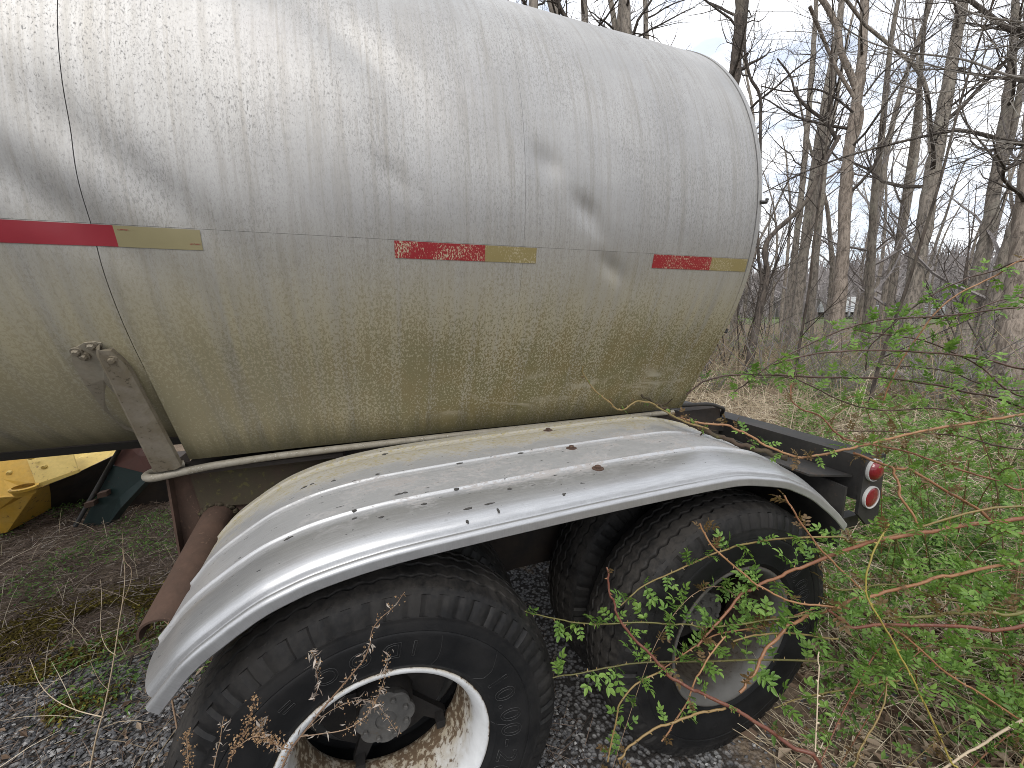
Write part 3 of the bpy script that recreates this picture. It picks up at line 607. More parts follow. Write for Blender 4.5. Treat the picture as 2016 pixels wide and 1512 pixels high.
# wheels --------------------------------------------------------------------
NL = 63; SEG = NL*6
def make_tyre():
    cols = [(.270, -.100, 0, .15), (.285, -.116, 0, .05), (.300, -.1255, 0, 0), (.305, -.1285, 0, 0), (.309, -.1275, 0, 0), (.33, -.1335, 0, 0), (.365, -.138, 0, .05), (.395, -.1395, 0, .1), (.404, -.1398, 0, .1),
            (.407, -.1385, 0, .1), (.4095, -.1372, 0, .1), (.412, -.139, 0, .1), (.435, -.136, 0, .2), (.440, -.1345, 0, .2), (.444, -.1355, 0, .25), (.4475, -.135, 0, .3), (.4485, -.1345, 1, .3), (.47, -.1295, 1, .35), (.487, -.1225, 1, .4), (.4975, -.1160, 1, .45), (.4985, -.1150, 0, .5), (.5045, -.109, 0, .55), (.5085, -.1035, 0, .7), (.5115, -.0995, 2, .9)]
    def rt(y): return .526-1.25*y*y-.3*abs(y)**3*10
    tr = []
    for gy_ in (-.066, -.022, .022, .066):
        for o, dp in ((-.0065, 0), (-.0055, .0015), (-.0035, .011), (.0035, .011), (.0055, .0015), (.0065, 0)): tr.append((rt(gy_)-dp, gy_+o, 2, .95 if dp < .005 else .3))
        if gy_ < .06: tr += [(rt(gy_+.015), gy_+.015, 2, 1.), (rt(gy_+.029), gy_+.029, 2, 1.)]
    tr = [(rt(-.085), -.085, 2, 1.)]+tr+[(rt(.085), .085, 2, 1.)]
    allc = cols+tr+[(r, -y, f, w_) for r, y, f, w_ in cols[::-1]]
    C = np.array(allc); a = np.arange(SEG)*2*math.pi/SEG; ph = np.arange(SEG) % 6
    zig = np.array([-1, -.33, .6, 1, .33, -.6])[ph]*.0052; ind = np.array([0, .9, .9, 0, .0, .0])[ph]*np.random.default_rng(8).uniform(.5, 1.1, SEG); half = np.array([0, .15, 0, 0, .35, .35])[ph]
    r = np.broadcast_to(C[:, 0], (SEG, len(C))).copy(); y = np.broadcast_to(C[:, 1], (SEG, len(C))).copy()
    r -= np.where(C[:, 2] == 1, 1, 0)*ind[:, None]*.004; y += np.where(C[:, 2] == 1, 1, 0)*ind[:, None]*-np.sign(C[:, 1])*.0065
    y += np.where(C[:, 2] == 2, 1, 0)*zig[:, None]
    e = np.random.default_rng(2); wob = np.convolve(e.normal(0, 1, SEG), np.ones(15)/15, 'same')*.0012
    r = r+np.where(C[:, 2] == 2, 1, 0)*wob[:, None]+np.where(C[:, 2] == 2, 1, 0)*e.normal(0, .0005, r.shape)
    X = r*np.cos(a)[:, None]; Z = r*np.sin(a)[:, None]
    lo = Z < -.495; y = np.where(lo, y*1.04, y); Z = np.maximum(Z, -.502)
    m = MB(); m.add(np.stack([X, y, Z], -1).reshape(-1, 3), gridf(SEG, len(C), True), np.tile(C[:, 3], SEG)); return m
tyre_me = make_mesh('tyre', make_tyre(), MAT['tyre'], True, sharp=38)
def make_rim(mat):
    p = [(.266, -.098, .2), (.280, -.1075, .55), (.2865, -.111, .75), (.2885, -.115, .8), (.2885, -.1195, .7), (.2855, -.1225, .45), (.279, -.1225, .12), (.272, -.1185, .04), (.265, -.110, .04), (.2585, -.099, .1), (.254, -.088, .22), (.2515, -.074, .38), (.250, -.05, .5), (.248, 0, .7), (.243, .05, .85), (.241, .09, .9), (.248, .11, .9), (.26, .118, .9), (.275, .12, .8)]
    return make_mesh('rim', MB().lathe([q[:2] for q in p], 96, r=[q[2] for q in p]), mat, True, sharp=50)
def make_hub(cap):
    m = MB()
    if not cap: return hub_body(m)
    k = 80; a = np.arange(k)*2*math.pi/k; lob = 1+.10*np.abs(np.cos(a*4))-.05; rows = []
    for r_, y_, lw in ((.060, .10, 0), (.074, .06, 0), (.078, .032, .2), (.083, .030, 1), (.084, .018, 1), (.080, .014, 1), (.060, .016, .6), (.040, .012, .1), (.031, .009, 0), (.030, .016, 0), (.012, .018, 0), (.0005, .018, 0)):
        rad = r_*(1+(lob-1)*lw); rows.append(np.stack([rad*np.cos(a), np.full(k, y_), rad*np.sin(a)], 1))
    m.add(np.stack(rows, 1).reshape(-1, 3), gridf(k, len(rows), True))
    for i in range(8):                               # flange bolts
        t = (i+.5)*math.pi/4; q = np.array([.064*math.cos(t), .014, .064*math.sin(t)]); m.lathe([(.008, 0), (.008, -.008), (.006, -.010), (.0004, -.010)], 6, q)
    return m
def hub_body(m):
    m.lathe([(.070, .04), (.085, .06), (.09, .14)], 40)
    for i in range(5):                               # cast spokes out to the rim clamps
        t = i*math.pi*.4+.55; u = np.array([math.cos(t), 0, math.sin(t)]); s = np.array([-math.sin(t), 0, math.cos(t)]); yv = np.array([0, 1., 0])
        P8 = []
        for rr_, hw, ya, yb in ((.085, .030, .10, .13), (.240, .018, .10, .125)):
            P8 += [u*rr_-s*hw+yv*ya, u*rr_+s*hw+yv*ya, u*rr_+s*hw+yv*yb, u*rr_-s*hw+yv*yb]
        m.add(np.array(P8), BOXF)
        q = u*.225+yv*.07; m.tube([q+yv*.03, q-yv*.004], .010, 6); m.box(q-.014+yv*.006, q+.014+yv*.016)
    m.lathe([(.0004, .122), (.2, .122), (.205, .15), (.205, .24), (.0004, .24)], 48)   # brake drum
    return m
hub_me = make_mesh('hub', make_hub(False), MAT['hub_dark'], True, sharp=35); cap_me = make_mesh('hub_cap', make_hub(True), MAT['hub'], True, sharp=35)
rim_white, rim_old = make_rim(MAT['rim']), make_rim(MAT['rim_old'])
def sidewall_y(r): return np.interp(r, [.285, .30, .33, .365, .395, .43, .447], [-.116, -.1255, -.1335, -.138, -.1395, -.1365, -.135])
def arc_text(txt, size, r0, ang, flip=False, wire=.0011, name='lettering', space=1.0):
    cu = bpy.data.curves.new('t', 'FONT'); cu.body = txt; cu.size = size; cu.fill_mode = 'NONE'; cu.bevel_depth = wire; cu.bevel_resolution = 0; cu.resolution_u = 3; cu.align_x = 'CENTER'; cu.space_character = space
    to = bpy.data.objects.new('t', cu); COL.objects.link(to); dg = bpy.context.evaluated_depsgraph_get(); tm = to.evaluated_get(dg).to_mesh()
    co = np.array([v.co for v in tm.vertices]); fs = [tuple(p.vertices) for p in tm.polygons]; to.evaluated_get(dg).to_mesh_clear(); bpy.data.objects.remove(to)
    x, y, z = co.T
    if flip: x, y = -x, -y+size*.7
    r = r0+y; a = R_(ang)-x/r0
    V = np.stack([r*np.cos(a), sidewall_y(r)-.0006-z*.8, r*np.sin(a)], 1); m = MB()
    q4 = np.array([f for f in fs if len(f) == 4]); q3 = np.array([f for f in fs if len(f) == 3])
    m.add(V, [f for f in (q3, q4) if len(f)]); return m
def sidewall_line(pts, wire=.0009):                  # fine moulded ridges: (radius, degrees) pairs
    m = MB(); q = np.array(pts); rr_ = np.interp(np.linspace(0, 1, 20), np.linspace(0, 1, len(q)), q[:, 0]); aa_ = np.radians(np.interp(np.linspace(0, 1, 20), np.linspace(0, 1, len(q)), q[:, 1]))
    m.tube(np.stack([rr_*np.cos(aa_), sidewall_y(rr_)-.0005, rr_*np.sin(aa_)], 1), wire, 4); return m
def wheel(x, y, z, rim_me, far=False, letters=None, hub=True):
    w = link('wheel', rim_me, trailer); loc = Vector((x, y, z))-trailer.location; w.location = loc
    if far: w.rotation_euler = (0, 0, math.pi)
    t = link('tyre', tyre_me, w)
    if hub: link('hub', hub_me, w); link('hub_cap', cap_me, w)
    for nm, me in (letters or []): link(nm, me, w)
    return w
L1 = make_mesh('lettering', arc_text('10.00-20', .088, .322, 1, space=1.12), MAT['letters'], True)
L2 = make_mesh('lettering', arc_text('IDOO', .066, .338, 95, True, space=1.6), MAT['letters'], True); L7 = make_mesh('lettering', arc_text('=', .066, .338, 127, True), MAT['letters'], True)
L3 = make_mesh('moulded_line', sidewall_line([(.300, 66), (.33, 64.5), (.36, 65), (.405, 67)]), MAT['letters'], True)
L4 = make_mesh('moulded_line', sidewall_line([(.300, 40), (.33, 35), (.36, 35.5), (.41, 41)]), MAT['letters'], True)
L5 = make_mesh('moulded_line', sidewall_line([(.292, 4), (.31, 2), (.335, 1)]), MAT['letters'], True)
L6 = make_mesh('lettering', arc_text('10.00-20', .088, .322, 20, space=1.12), MAT['letters'], True)
WX1, WX2, WZ = -.0127, 1.2365, .500
wheel(WX1, 1.086, WZ, rim_white, letters=[('lettering', L1), ('lettering', L2), ('lettering', L7), ('moulded_line', L3), ('moulded_line', L4), ('moulded_line', L5)])
wheel(WX2, 1.086, WZ, rim_old, letters=[('lettering', L6)])
for x in (WX1, WX2):
    wheel(x, 1.416, WZ, rim_old, hub=False)
    wheel(x, 2*TY-1.416, WZ, rim_old, True, hub=False); wheel(x, 2*TY-1.086, WZ, rim_old, True)
    m = MB(); m.tube([(x, 1.2, WZ), (x, 2*TY-1.2, WZ)], .065, 20); part('axle', m, MAT['frame'], trailer, True, 40)
    for y in (1.70, 2*TY-1.70):
        m = MB()
        for k in range(5): m.tube(spline([(x-.5+.07*k, y, WZ+.16-.015*k+.06), (x, y, WZ+.10-.013*k+.02), (x+.5-.07*k, y, WZ+.16-.015*k+.06)], 6), .014, 4)
        m.box((x-.05, y-.05, WZ+.05), (x+.05, y+.05, WZ+.13)); m.box((x-.04, y-.03, WZ+.1), (x+.04, y+.03, .94)); part('leaf_spring', m, MAT['frame'], trailer)

# ================================================================== machinery behind the trailer
def px_prism(m, pts, ext, r=0.): return m.prism([at_y(x, y, Y) for x, y, Y in pts], ext, r)
yb = thing('yellow_hopper', (-2.6, 4.6, 0), 'peeling yellow steel hopper lying on the ground beyond the tank', 'hopper')
m = MB(); px_prism(m, [(44, 880, 4.25), (40, 878, 4.25), (138, 876, 4.25), (153, 925, 4.12), (71, 953, 4.05)], (0, .012, .0)); part('sloped_panel', m, MAT['yellow_pale'], yb)
m = MB(); px_prism(m, [(71, 953, 4.045), (153, 925, 4.115), (154, 931, 4.11), (71, 962, 4.04)], (0, .03, 0)); part('lip', m, MAT['yellow_pale'], yb)
m = MB(); px_prism(m, [(-60, 880, 4.3), (44, 878, 4.26), (71, 953, 4.06), (66, 968, 4.04), (30, 980, 4.0), (-30, 990, 4.0), (-90, 960, 4.1)], (0, .10, 0)); part('side_wall', m, MAT['yellow'], yb)
m = MB(); px_prism(m, [(-110, 985, 4.02), (30, 978, 3.98), (72, 964, 4.02), (14, 1048, 4.10), (-60, 1062, 4.15)], (.10, .55, .02)); part('foot_wedge', m, MAT['yellow'], yb)
m = MB(); px_prism(m, [(136, 930, 4.2), (155, 929, 4.2), (240, 888, 4.4), (228, 880, 4.45), (150, 903, 4.35)], (0, .02, .0)); part('tray_side', m, MAT['yellow_pale'], yb)
m = MB(); px_prism(m, [(140, 886, 4.6), (200, 878, 4.65), (190, 892, 4.55), (148, 905, 4.5)], (0, .02, .0)); part('tray_back', m, MAT['yellow_pale'], yb)
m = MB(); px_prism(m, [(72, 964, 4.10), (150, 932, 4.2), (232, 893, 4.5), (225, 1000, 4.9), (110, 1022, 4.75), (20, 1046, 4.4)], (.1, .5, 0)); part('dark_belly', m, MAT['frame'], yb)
for x, y in ((88, 918), (20, 930), (62, 900)):
    q = at_y(x, y, 4.14); m = MB(); m.tube([q, q+[0, -.02, -.004]], [.02, .014], 8); part('bolt', m, MAT['yellow_pale'], yb)
q = at_y(48, 966, 3.98); m = MB(); m.lathe([(.055, -.03), (.062, 0), (.075, .01), (.078, .03), (.06, .035)], 18, q, 'Z'); part('pin_boss', m, MAT['yellow'], yb, True, 40)
gb = thing('green_implement', (-2.0, 4.1, 0), 'dark green and red steel implement leaning beside the yellow hopper', 'farm implement')
m = MB(); px_prism(m, [(160, 1036, 4.05), (212, 1034, 4.0), (238, 1000, 3.95), (285, 950, 3.95), (292, 932, 3.97), (222, 916, 4.05)], (.03, .10, 0)); part('side_plate', m, MAT['green_paint'], gb)
m = MB(); px_prism(m, [(224, 916, 4.045), (292, 933, 3.965), (310, 900, 4.0), (288, 868, 4.1), (243, 866, 4.1)], (.03, .10, 0)); part('upper_plate', m, MAT['red_paint'], gb)
m = MB(); m.tube([at_y(148, 1036, 4.0), at_y(242, 872, 4.05)], .016, 10); part('edge_bar', m, MAT['black_steel'], gb, True)
for x, y in ((205, 973), (180, 992)):
    q = at_y(x, y, 3.99); m = MB(); m.hexa([q+np.array(c) for c in ((-.03, -.03, -.02), (.03, -.03, -.01), (.03, .03, -.01), (-.03, .03, -.02), (-.03, -.03, .02), (.03, -.03, .03), (.03, .03, .03), (-.03, .03, .02))]); part('clip', m, MAT['rust'], gb)
m = MB(); px_prism(m, [(255, 930, 4.3), (330, 920, 4.3), (335, 1010, 4.4), (225, 1030, 4.45)], (0, .5, 0)); part('dark_back', m, MAT['frame'], gb)  # block behind the plates in dark frame steel

# ================================================================== trees
def unit(v): return v/(np.linalg.norm(v)+1e-9)
def grow_branch(r, m, p, d, L, rad, lv, maxlv, k, kids, up, wig, tipm=None, tips=None):
    n = max(4, int(4+L*1.1)) if lv < maxlv else 4
    P = [p]; q = p; dd = unit(d)
    for i in range(n):
        dd = unit(dd+r.normal(0, wig, 3)+np.array([0, 0, up]))
        q = q+dd*L/n; P.append(q)
    P = np.array(P); ra = rad*np.linspace(1, .28, len(P))
    m.add(*tube(P, ra, k[lv], False))
    if lv < maxlv:
        for c in range(kids[lv]):
            t = .18+.82*(c+r.random())/kids[lv]; i = min(int(t*n), n-1); f = t*n-i; pt = P[i]*(1-f)+P[i+1]*f
            dr = unit(P[i+1]-P[i]); s = unit(np.cross(dr, r.normal(0, 1, 3))); nd = unit(dr*r.uniform(.45, .9)+s*r.uniform(.6, 1.)+np.array([0, 0, .12]))
            rr = max(np.interp(t, [0, 1], [1, .3])*rad*r.uniform(.4, .62), .0022)
            grow_branch(r, m, pt, nd, L*r.uniform(.34, .58)*(1.15-.5*t), rr, lv+1, maxlv, k, kids, up, wig*1.15)
def tree(name, pts, label, seed, bark='bark', twig='twig', ntop=14, low=.22, ext=6., blen=3.2, kids=(0, 6, 5), limbs=(), group=None, forks=(), maxlv=3, kk=(8, 5, 4, 3), depth=10., base=True, topw=None):
    """pts: photo pixels (x, y, width in pixels) from the root upwards, all at one depth"""
    r = np.random.default_rng(seed); s = depth/F_PX
    P = [at_d(x, y, depth) for x, y, w in pts]; W = [w*s/2*wpx(x, y) for x, y, w in pts]
    if base:
        b = P[0]; dn = unit(P[0]-P[1]); dn = dn if dn[2] < -.5 else np.array([0, 0, -1.]); g0 = gz(b[0], b[1])
        t = (b[2]-g0)/-dn[2]
        if t > .05: P = [b+dn*(t+.15)]+P; W = [W[0]*1.35]+W
    dn = unit(P[-1]-P[-2]); hz = unit(dn+np.array([0, 0, .25]))
    if ext: 
        for k_ in (1, 2, 3): P.append(P[-1]+unit(hz+r.normal(0, .06, 3))*ext/3); W.append(W[-1]*.68)
    P = np.array(P); Q = spline(P, 6); rw = np.interp(np.linspace(0, 1, len(Q)), np.linspace(0, 1, len(W)), W)
    Q[1:-1] += np.convolve(r.normal(0, 1, len(Q)*3), np.ones(3)/3, 'same').reshape(-1, 3)[1:-1]*rw[1:-1, None]*.18
    root = thing(name, (Q[0][0], Q[0][1], gz(Q[0][0], Q[0][1])), label, 'tree', group)
    tm = MB(); tm.tube(Q, rw*(1+r.normal(0, .05, len(Q))), 12)
    for fp, fw_ in forks:
        fP = np.array([at_d(x, y, depth) for x, y in fp]); fq = spline(fP, 5); dn = unit(fq[-1]-fq[-2]); fq = np.concatenate([fq, [fq[-1]+dn*1.2, fq[-1]+dn*2.6+[0, 0, .4]]])
        tm.tube(fq, np.linspace(fw_[0], fw_[1], len(fq))*s/2*wpx(*fp[0]), 8)
    part('trunk', tm, MAT[bark], root, True)
    cm = MB(); zt = Q[-1][2]
    for lp, lw, ld in limbs:
        lP = spline(np.array([at_d(x, y, d) for (x, y), d in zip(lp, np.linspace(ld[0], ld[1], len(lp)))]), 5); lr = np.linspace(lw[0], lw[1], len(lP))*np.linspace(ld[0], ld[1], len(lP))/F_PX/2*wpx(*lp[len(lp)//2])
        cm.tube(lP, lr, 6)
        for c in range(int(len(lP)*.7)):
            i = r.integers(1, len(lP)-1); dr = unit(lP[i+1]-lP[i]); nd = unit(dr*.6+unit(np.cross(dr, r.normal(0, 1, 3)))*.8+np.array([0, 0, .15]))
            grow_branch(r, cm, lP[i], nd, r.uniform(.5, 1.6), max(lr[i]*.45, .004), 2, 3, kk, (0, 0, 5), .05, .22)
    h0 = low*zt
    for i in range(ntop):
        z = h0+(zt-h0)*(i+r.random())/ntop; k_ = int(np.argmin(abs(Q[:, 2]-z))); p = Q[k_]; az = r.random()*2*math.pi
        d = np.array([math.cos(az), math.sin(az), r.uniform(.25, .9)]); L = blen*r.uniform(.55, 1.2)*(1.1-.5*z/zt)
        grow_branch(r, cm, p, d, L, max(rw[k_]*r.uniform(.22, .42), .008), 1, maxlv, kk, kids, .06, .17)
    if cm.n: part('crown', cm, MAT[twig], root, False)
    return root
WOOD = 'bare trees in the woods behind the trailer'
tree('bare_tree', [(1640, 690, 34), (1655, 560, 30), (1662, 450, 28), (1668, 330, 28), (1680, 240, 26), (1692, 165, 25), (1700, 60, 22), (1702, -40, 21)], 'pale barked bare tree forking at head height above the bank of brush', 11, 'bark_pale', 'twig', 12, .3, 5., 3., depth=11.,
     forks=[([(1686, 175), (1672, 140), (1655, 100), (1650, 60), (1632, 20), (1612, -10)], (19, 14)), ([(1668, 300), (1690, 260), (1697, 220), (1690, 205)], (12, 9))], limbs=[([(1700, 190), (1740, 140), (1800, 95), (1850, 60), (1900, 20)], (6, 3), (11, 9.5)), ([(1690, 230), (1640, 190), (1600, 175), (1550, 180), (1500, 170)], (6, 3), (11, 10))])
tree('bare_tree', [(1780, 690, 44), (1800, 560, 40), (1818, 450, 38), (1840, 320, 36), (1866, 170, 33), (1893, 20, 30), (1905, -50, 28)], 'thick grey brown bare tree leaning right with ridged bark', 12, 'bark', 'twig', 14, .28, 5., 3.6, depth=9.8,
     forks=[([(1832, 300), (1830, 240), (1822, 170), (1800, 130), (1780, 112)], (14, 9))])
tree('bare_tree', [(1915, 600, 40), (1930, 530, 36), (1945, 450, 34), (1965, 330, 32), (1985, 190, 27), (1998, 60, 22), (2005, -30, 20)], 'dark leaning bare tree with mossy trunk between brambles', 13, 'bark', 'twig', 12, .3, 5., 3.4, depth=9.5,
     forks=[([(1968, 330), (1985, 290), (2005, 200), (2020, 120)], (24, 18))])
tree('bare_tree', [(1985, 735, 66), (1995, 640, 60), (2010, 500, 56), (2030, 300, 48), (2050, 100, 42)], 'stout pale trunk beside the fallen log', 14, 'bark_pale', 'twig', 14, .25, 5., 3.2, depth=6.4,
     limbs=[([(2040, 290), (1980, 276), (1900, 258), (1850, 262), (1750, 285), (1650, 313), (1570, 345), (1502, 380)], (13, 3), (6.4, 7.2)), ([(2060, 90), (2016, 70), (1975, 50), (1935, 20), (1890, -15)], (20, 12), (6.4, 6.6)), ([(2040, 300), (1980, 330), (1940, 290), (1900, 240), (1880, 195)], (8, 3), (6.4, 6.8)), ([(2045, 420), (1990, 370), (1950, 440), (1900, 490), (1850, 545)], (6, 2), (6.4, 6.9))])
tree('bare_tree', [(1566, 640, 22), (1580, 520, 22), (1600, 360, 21), (1628, 180, 19), (1650, 60, 17), (1660, -20, 16)], 'slender bare tree leaning right, darkest of the pair behind the pale forked tree', 15, 'bark', 'twig', 10, .35, 5., 2.6, depth=13)
tree('bare_tree', [(1596, 620, 17), (1606, 500, 17), (1622, 330, 16), (1640, 150, 14), (1655, 20, 12)], 'slim mossy bare tree standing close behind a leaning one', 16, 'bark', 'twig', 10, .35, 5., 2.6, depth=15)
tree('bare_tree', [(1552, 600, 15), (1562, 520, 15), (1578, 380, 14), (1592, 220, 14), (1604, 60, 13), (1608, -20, 12)], 'thin straight bare tree just clear of the tank end', 17, 'bark', 'twig', 10, .3, 5., 2.6, depth=15)
tree('bare_tree', [(1488, 650, 15), (1500, 590, 13), (1510, 540, 12), (1506, 490, 11), (1520, 462, 11), (1560, 425, 11), (1592, 388, 12), (1612, 340, 12), (1640, 290, 11), (1652, 268, 10)], 'crooked dark sapling bending across in front of straight trunks', 18, 'bark_dark', 'twig', 8, .35, 0, 1.6, depth=9.,
     limbs=[([(1648, 275), (1625, 240), (1590, 212), (1567, 185), (1556, 150), (1530, 115)], (10, 4), (9, 9)), ([(1500, 560), (1492, 480), (1496, 330), (1497, 250), (1496, 188), (1476, 150), (1466, 90), (1470, 20), (1474, -20)], (8, 8), (9, 9.4))])
tree('bare_tree', [(1440, 200, 30), (1446, 150, 30), (1455, 60, 28), (1458, -20, 27)], 'dark shaggy trunk wrapped in vines rising behind the tank end', 19, 'bark_dark', 'twig', 16, .35, 5., 2.6, depth=10.,
     forks=[([(1436, 170), (1444, 100), (1452, 20)], (10, 8))])
for i, (x, w, d, lab) in enumerate(((1150, 19, 13, 'straight grey trunk just visible over the tank top'), (1050, 27, 10, 'wide brown trunk over the tank, before a leaning one'), (1084, 22, 11, 'leaning trunk over the tank crossed by a dark limb'),
                            (1231, 26, 11, 'stout grey trunk over the tank among thin saplings'), (1202, 15, 13, 'slanting thin trunk over the tank beside a stout one'), (1270, 13, 14, 'thin dark trunk over the tank, next along from the stout one'))):
    lean = {1: 0, 2: 14, 4: 9}.get(i, 2)
    tree('bare_tree', [(x+lean*3, 250, w*1.15), (x+lean, 60, w), (x-lean*.6, -40, w*.95)], lab, 30+i, 'bark', 'twig', 14, .4, 4., 2.6, depth=d,
         limbs=[([(1118, 40), (1105, 20), (1092, -12)], (12, 12), (10, 10))] if i == 2 else ())
# the wooded ridge: too far to tell trunks apart
# saplings: shared meshes, each a tree of its own
def proto(seed, h, rad, nb, blen, kids, maxlv, bark, twig, multi=1, kk=(6, 4, 3, 3)):
    r = np.random.default_rng(seed); tm, cm = MB(), MB()
    for s in range(multi):
        az = r.random()*6.28; d = np.array([math.cos(az), math.sin(az), 0])*(.32 if multi > 1 else .05)+[0, 0, 1]; P = [np.array([0, 0, -.15])]
        for i in range(9): d = unit(d+r.normal(0, .05, 3)*[1, 1, .3]); P.append(P[-1]+d*h*r.uniform(.85, 1)/9)
        Q = spline(np.array(P), 3); rw = rad*np.linspace(1.1, .25, len(Q))*r.uniform(.7, 1); tm.tube(Q, rw, kk[0])
        for b in range(nb):
            t = .16+.84*(b+r.random())/nb; i = min(int(t*len(Q)), len(Q)-2); az = r.random()*6.28
            grow_branch(r, cm, Q[i], np.array([math.cos(az), math.sin(az), r.uniform(.3, 1.1)]), blen*r.uniform(.5, 1.1)*(1.15-.6*t), max(rw[i]*.38, .006), 1, maxlv, kk, kids, .07, .15)
    return make_mesh('trunk', tm, MAT[bark], True), make_mesh('crown', cm, MAT[twig], False)
def plant_tree(pr, x, y, sc, rz, label, group, name='bare_tree', cat='tree'):
    o = thing(name, (x, y, float(gz(x, y))), label, cat, group); o.rotation_euler = (0, 0, rz); o.scale = (sc, sc, sc)
    for nm, me in zip(('trunk', 'crown'), pr): link(nm, me, o)
    return o
far_p = [proto(50+i, 15, .17, 15, 3.4, (0, 6, 5), 3, 'bark', 'twig_far') for i in range(4)]
sap_p = [proto(60+i, 6.5, .035, 12, 1.6, (0, 6, 4), 3, 'bark_dark', 'twig', multi=m_) for i, m_ in enumerate((4, 1, 3))]
r = np.random.default_rng(77); cnt = 0; pl = []
while cnt < 70:
    a = r.uniform(R_(3), R_(76)); d = 13+r.random()**.8*48; x, y = d*math.sin(a), d*math.cos(a)
    if min([1e9]+[math.hypot(x-u, y-v) for u, v in pl]) < 1.9: continue
    pl.append((x, y)); cnt += 1
    plant_tree(far_p[cnt % 4], x, y, r.uniform(.75, 1.2), r.random()*6.28, 'slim bare tree standing back in the woods', 'bare trees far back in the woods')
for k in range(34):                                  # the same woods close the yard off behind and beside the viewer
    a = r.uniform(R_(105), R_(300)); d = r.uniform(12, 30); x, y = d*math.sin(a), d*math.cos(a)
    plant_tree(far_p[k % 4], x, y, r.uniform(.75, 1.2), r.random()*6.28, 'slim bare tree standing back in the woods', 'bare trees far back in the woods')
cnt = 0
while cnt < 34:
    a = r.uniform(R_(8), R_(75)); d = 8+r.random()*17; x, y = d*math.sin(a), d*math.cos(a)
    if min([1e9]+[math.hypot(x-u, y-v) for u, v in pl]) < 1.0: continue
    pl.append((x, y)); cnt += 1
    plant_tree(sap_p[cnt % 3], x, y, r.uniform(.6, 1.3), r.random()*6.28, 'bare twiggy sapling among the taller trees', 'saplings in the woods', 'sapling')
# a small tree out to the right whose pale twigs hang into view
tree('bare_tree', [(2240, 900, 40), (2235, 600, 38), (2225, 300, 34), (2215, 0, 30), (2200, -300, 24)], 'pale grey twigs reaching in over the brambles from beside the clearing', 91, 'bark_pale', 'twig_pale', 0, .3, 0, 1., depth=3.6,
     limbs=[([(2218, 160), (2100, 153), (2000, 152), (1900, 118), (1800, 104), (1720, 86), (1652, 50)], (9, 3), (3.6, 3.9)), ([(2100, 153), (2000, 152), (1900, 145), (1800, 118), (1738, 100)], (5, 2.5), (3.7, 3.9)), ([(2060, 152), (1990, 150), (1900, 174), (1810, 185), (1757, 174)], (5, 2.5), (3.7, 3.8)), ([(2215, 60), (2100, 60), (2016, 44), (1920, 28), (1860, -8)], (7, 4), (3.6, 4)), ([(2225, 300), (2120, 292), (2016, 283), (1930, 275), (1860, 258)], (6, 2.5), (3.6, 4))])

# ================================================================== far things seen between the trunks
q = at_d(1690, 606, 62.); m = MB()
rd = structure('road', MB().add([(30, 78, 1.02), (110, -10, 1.02), (116, -5, 1.02), (36, 83, 1.02)], np.array([[0, 1, 2, 3]])), MAT['asphalt'])
A_, B_ = at_d(1640, 603, 62.), at_d(1860, 603, 52.); dv = B_-A_; ln = np.linalg.norm(dv[:2])
gl = thing('guard_rail', (A_[0], A_[1], 0), 'galvanised guard rail along the far road', 'guard rail')
m = MB(); zz = max(A_[2], B_[2])
for k in range(3): m.tube([(A_[0], A_[1], zz-.05-.32*k), (B_[0], B_[1], zz-.05-.32*k)], .08, 6)
part('rail_beam', m, MAT['galv'], gl, stuff=True)
for t in np.linspace(0, 1, 12):
    p = A_+dv*t; m = MB(); m.box((p[0]-.06, p[1]-.06, float(gz(p[0], p[1]))-.2), (p[0]+.06, p[1]+.06, zz+.05)); part('rail_post', m, MAT['galv'], gl)
wv = at_d(1650, 596, 74.); wt = thing('box_truck', (wv[0], wv[1], float(gz(wv[0], wv[1]))), 'white box truck on the road beyond the woods', 'truck')
g0 = float(gz(wv[0], wv[1])); ca, sa = math.cos(-.85), math.sin(-.85)
def wbox(m, x0, y0, z0, x1, y1, z1):
    P8 = [(x, y, z) for z in (z0, z1) for x, y in ((x0, y0), (x1, y0), (x1, y1), (x0, y1))]
    return m.hexa([(wv[0]+x*ca-y*sa, wv[1]+x*sa+y*ca, g0+z) for x, y, z in P8])
part('cargo_box', wbox(MB(), -2.8, -1.2, .9, 2.6, 1.2, 3.6), MAT['white'], wt); part('cab', wbox(MB(), 2.75, -1.1, .6, 4.4, 1.1, 2.5), MAT['white'], wt)
part('windscreen', wbox(MB(), 3.3, -1.115, 1.6, 4.1, -1.104, 2.3), MAT['black_steel'], wt)
part('underframe', wbox(MB(), -2.7, -.9, .5, 4.2, .9, .88), MAT['frame'], wt)
for x in (-1.7, 3.4):
    for y in (-1.0, 1.0):
        c = np.array([wv[0]+x*ca-y*sa, wv[1]+x*sa+y*ca, g0+.45]); ax = np.array([-sa, ca, 0]); m = MB(); m.tube([c-ax*.14, c+ax*.14], .45, 16); part('wheel', m, MAT['tyre'], wt)
# fallen log
m = MB(); P = [at_z(1690, 735, .32), at_z(1800, 737, .30), at_z(1900, 747, .28), at_z(1990, 765, .25)]
lg = spline(P, 6); m.tube(lg, np.linspace(.085, .13, len(lg))*(1+.06*np.sin(np.arange(len(lg))*1.9)), 10); lo = single('fallen_log', m, MAT['log'], 'pale barkless log lying across the brush before stout trunk', 'log', True, loc=(lg[0][0], lg[0][1], 0))

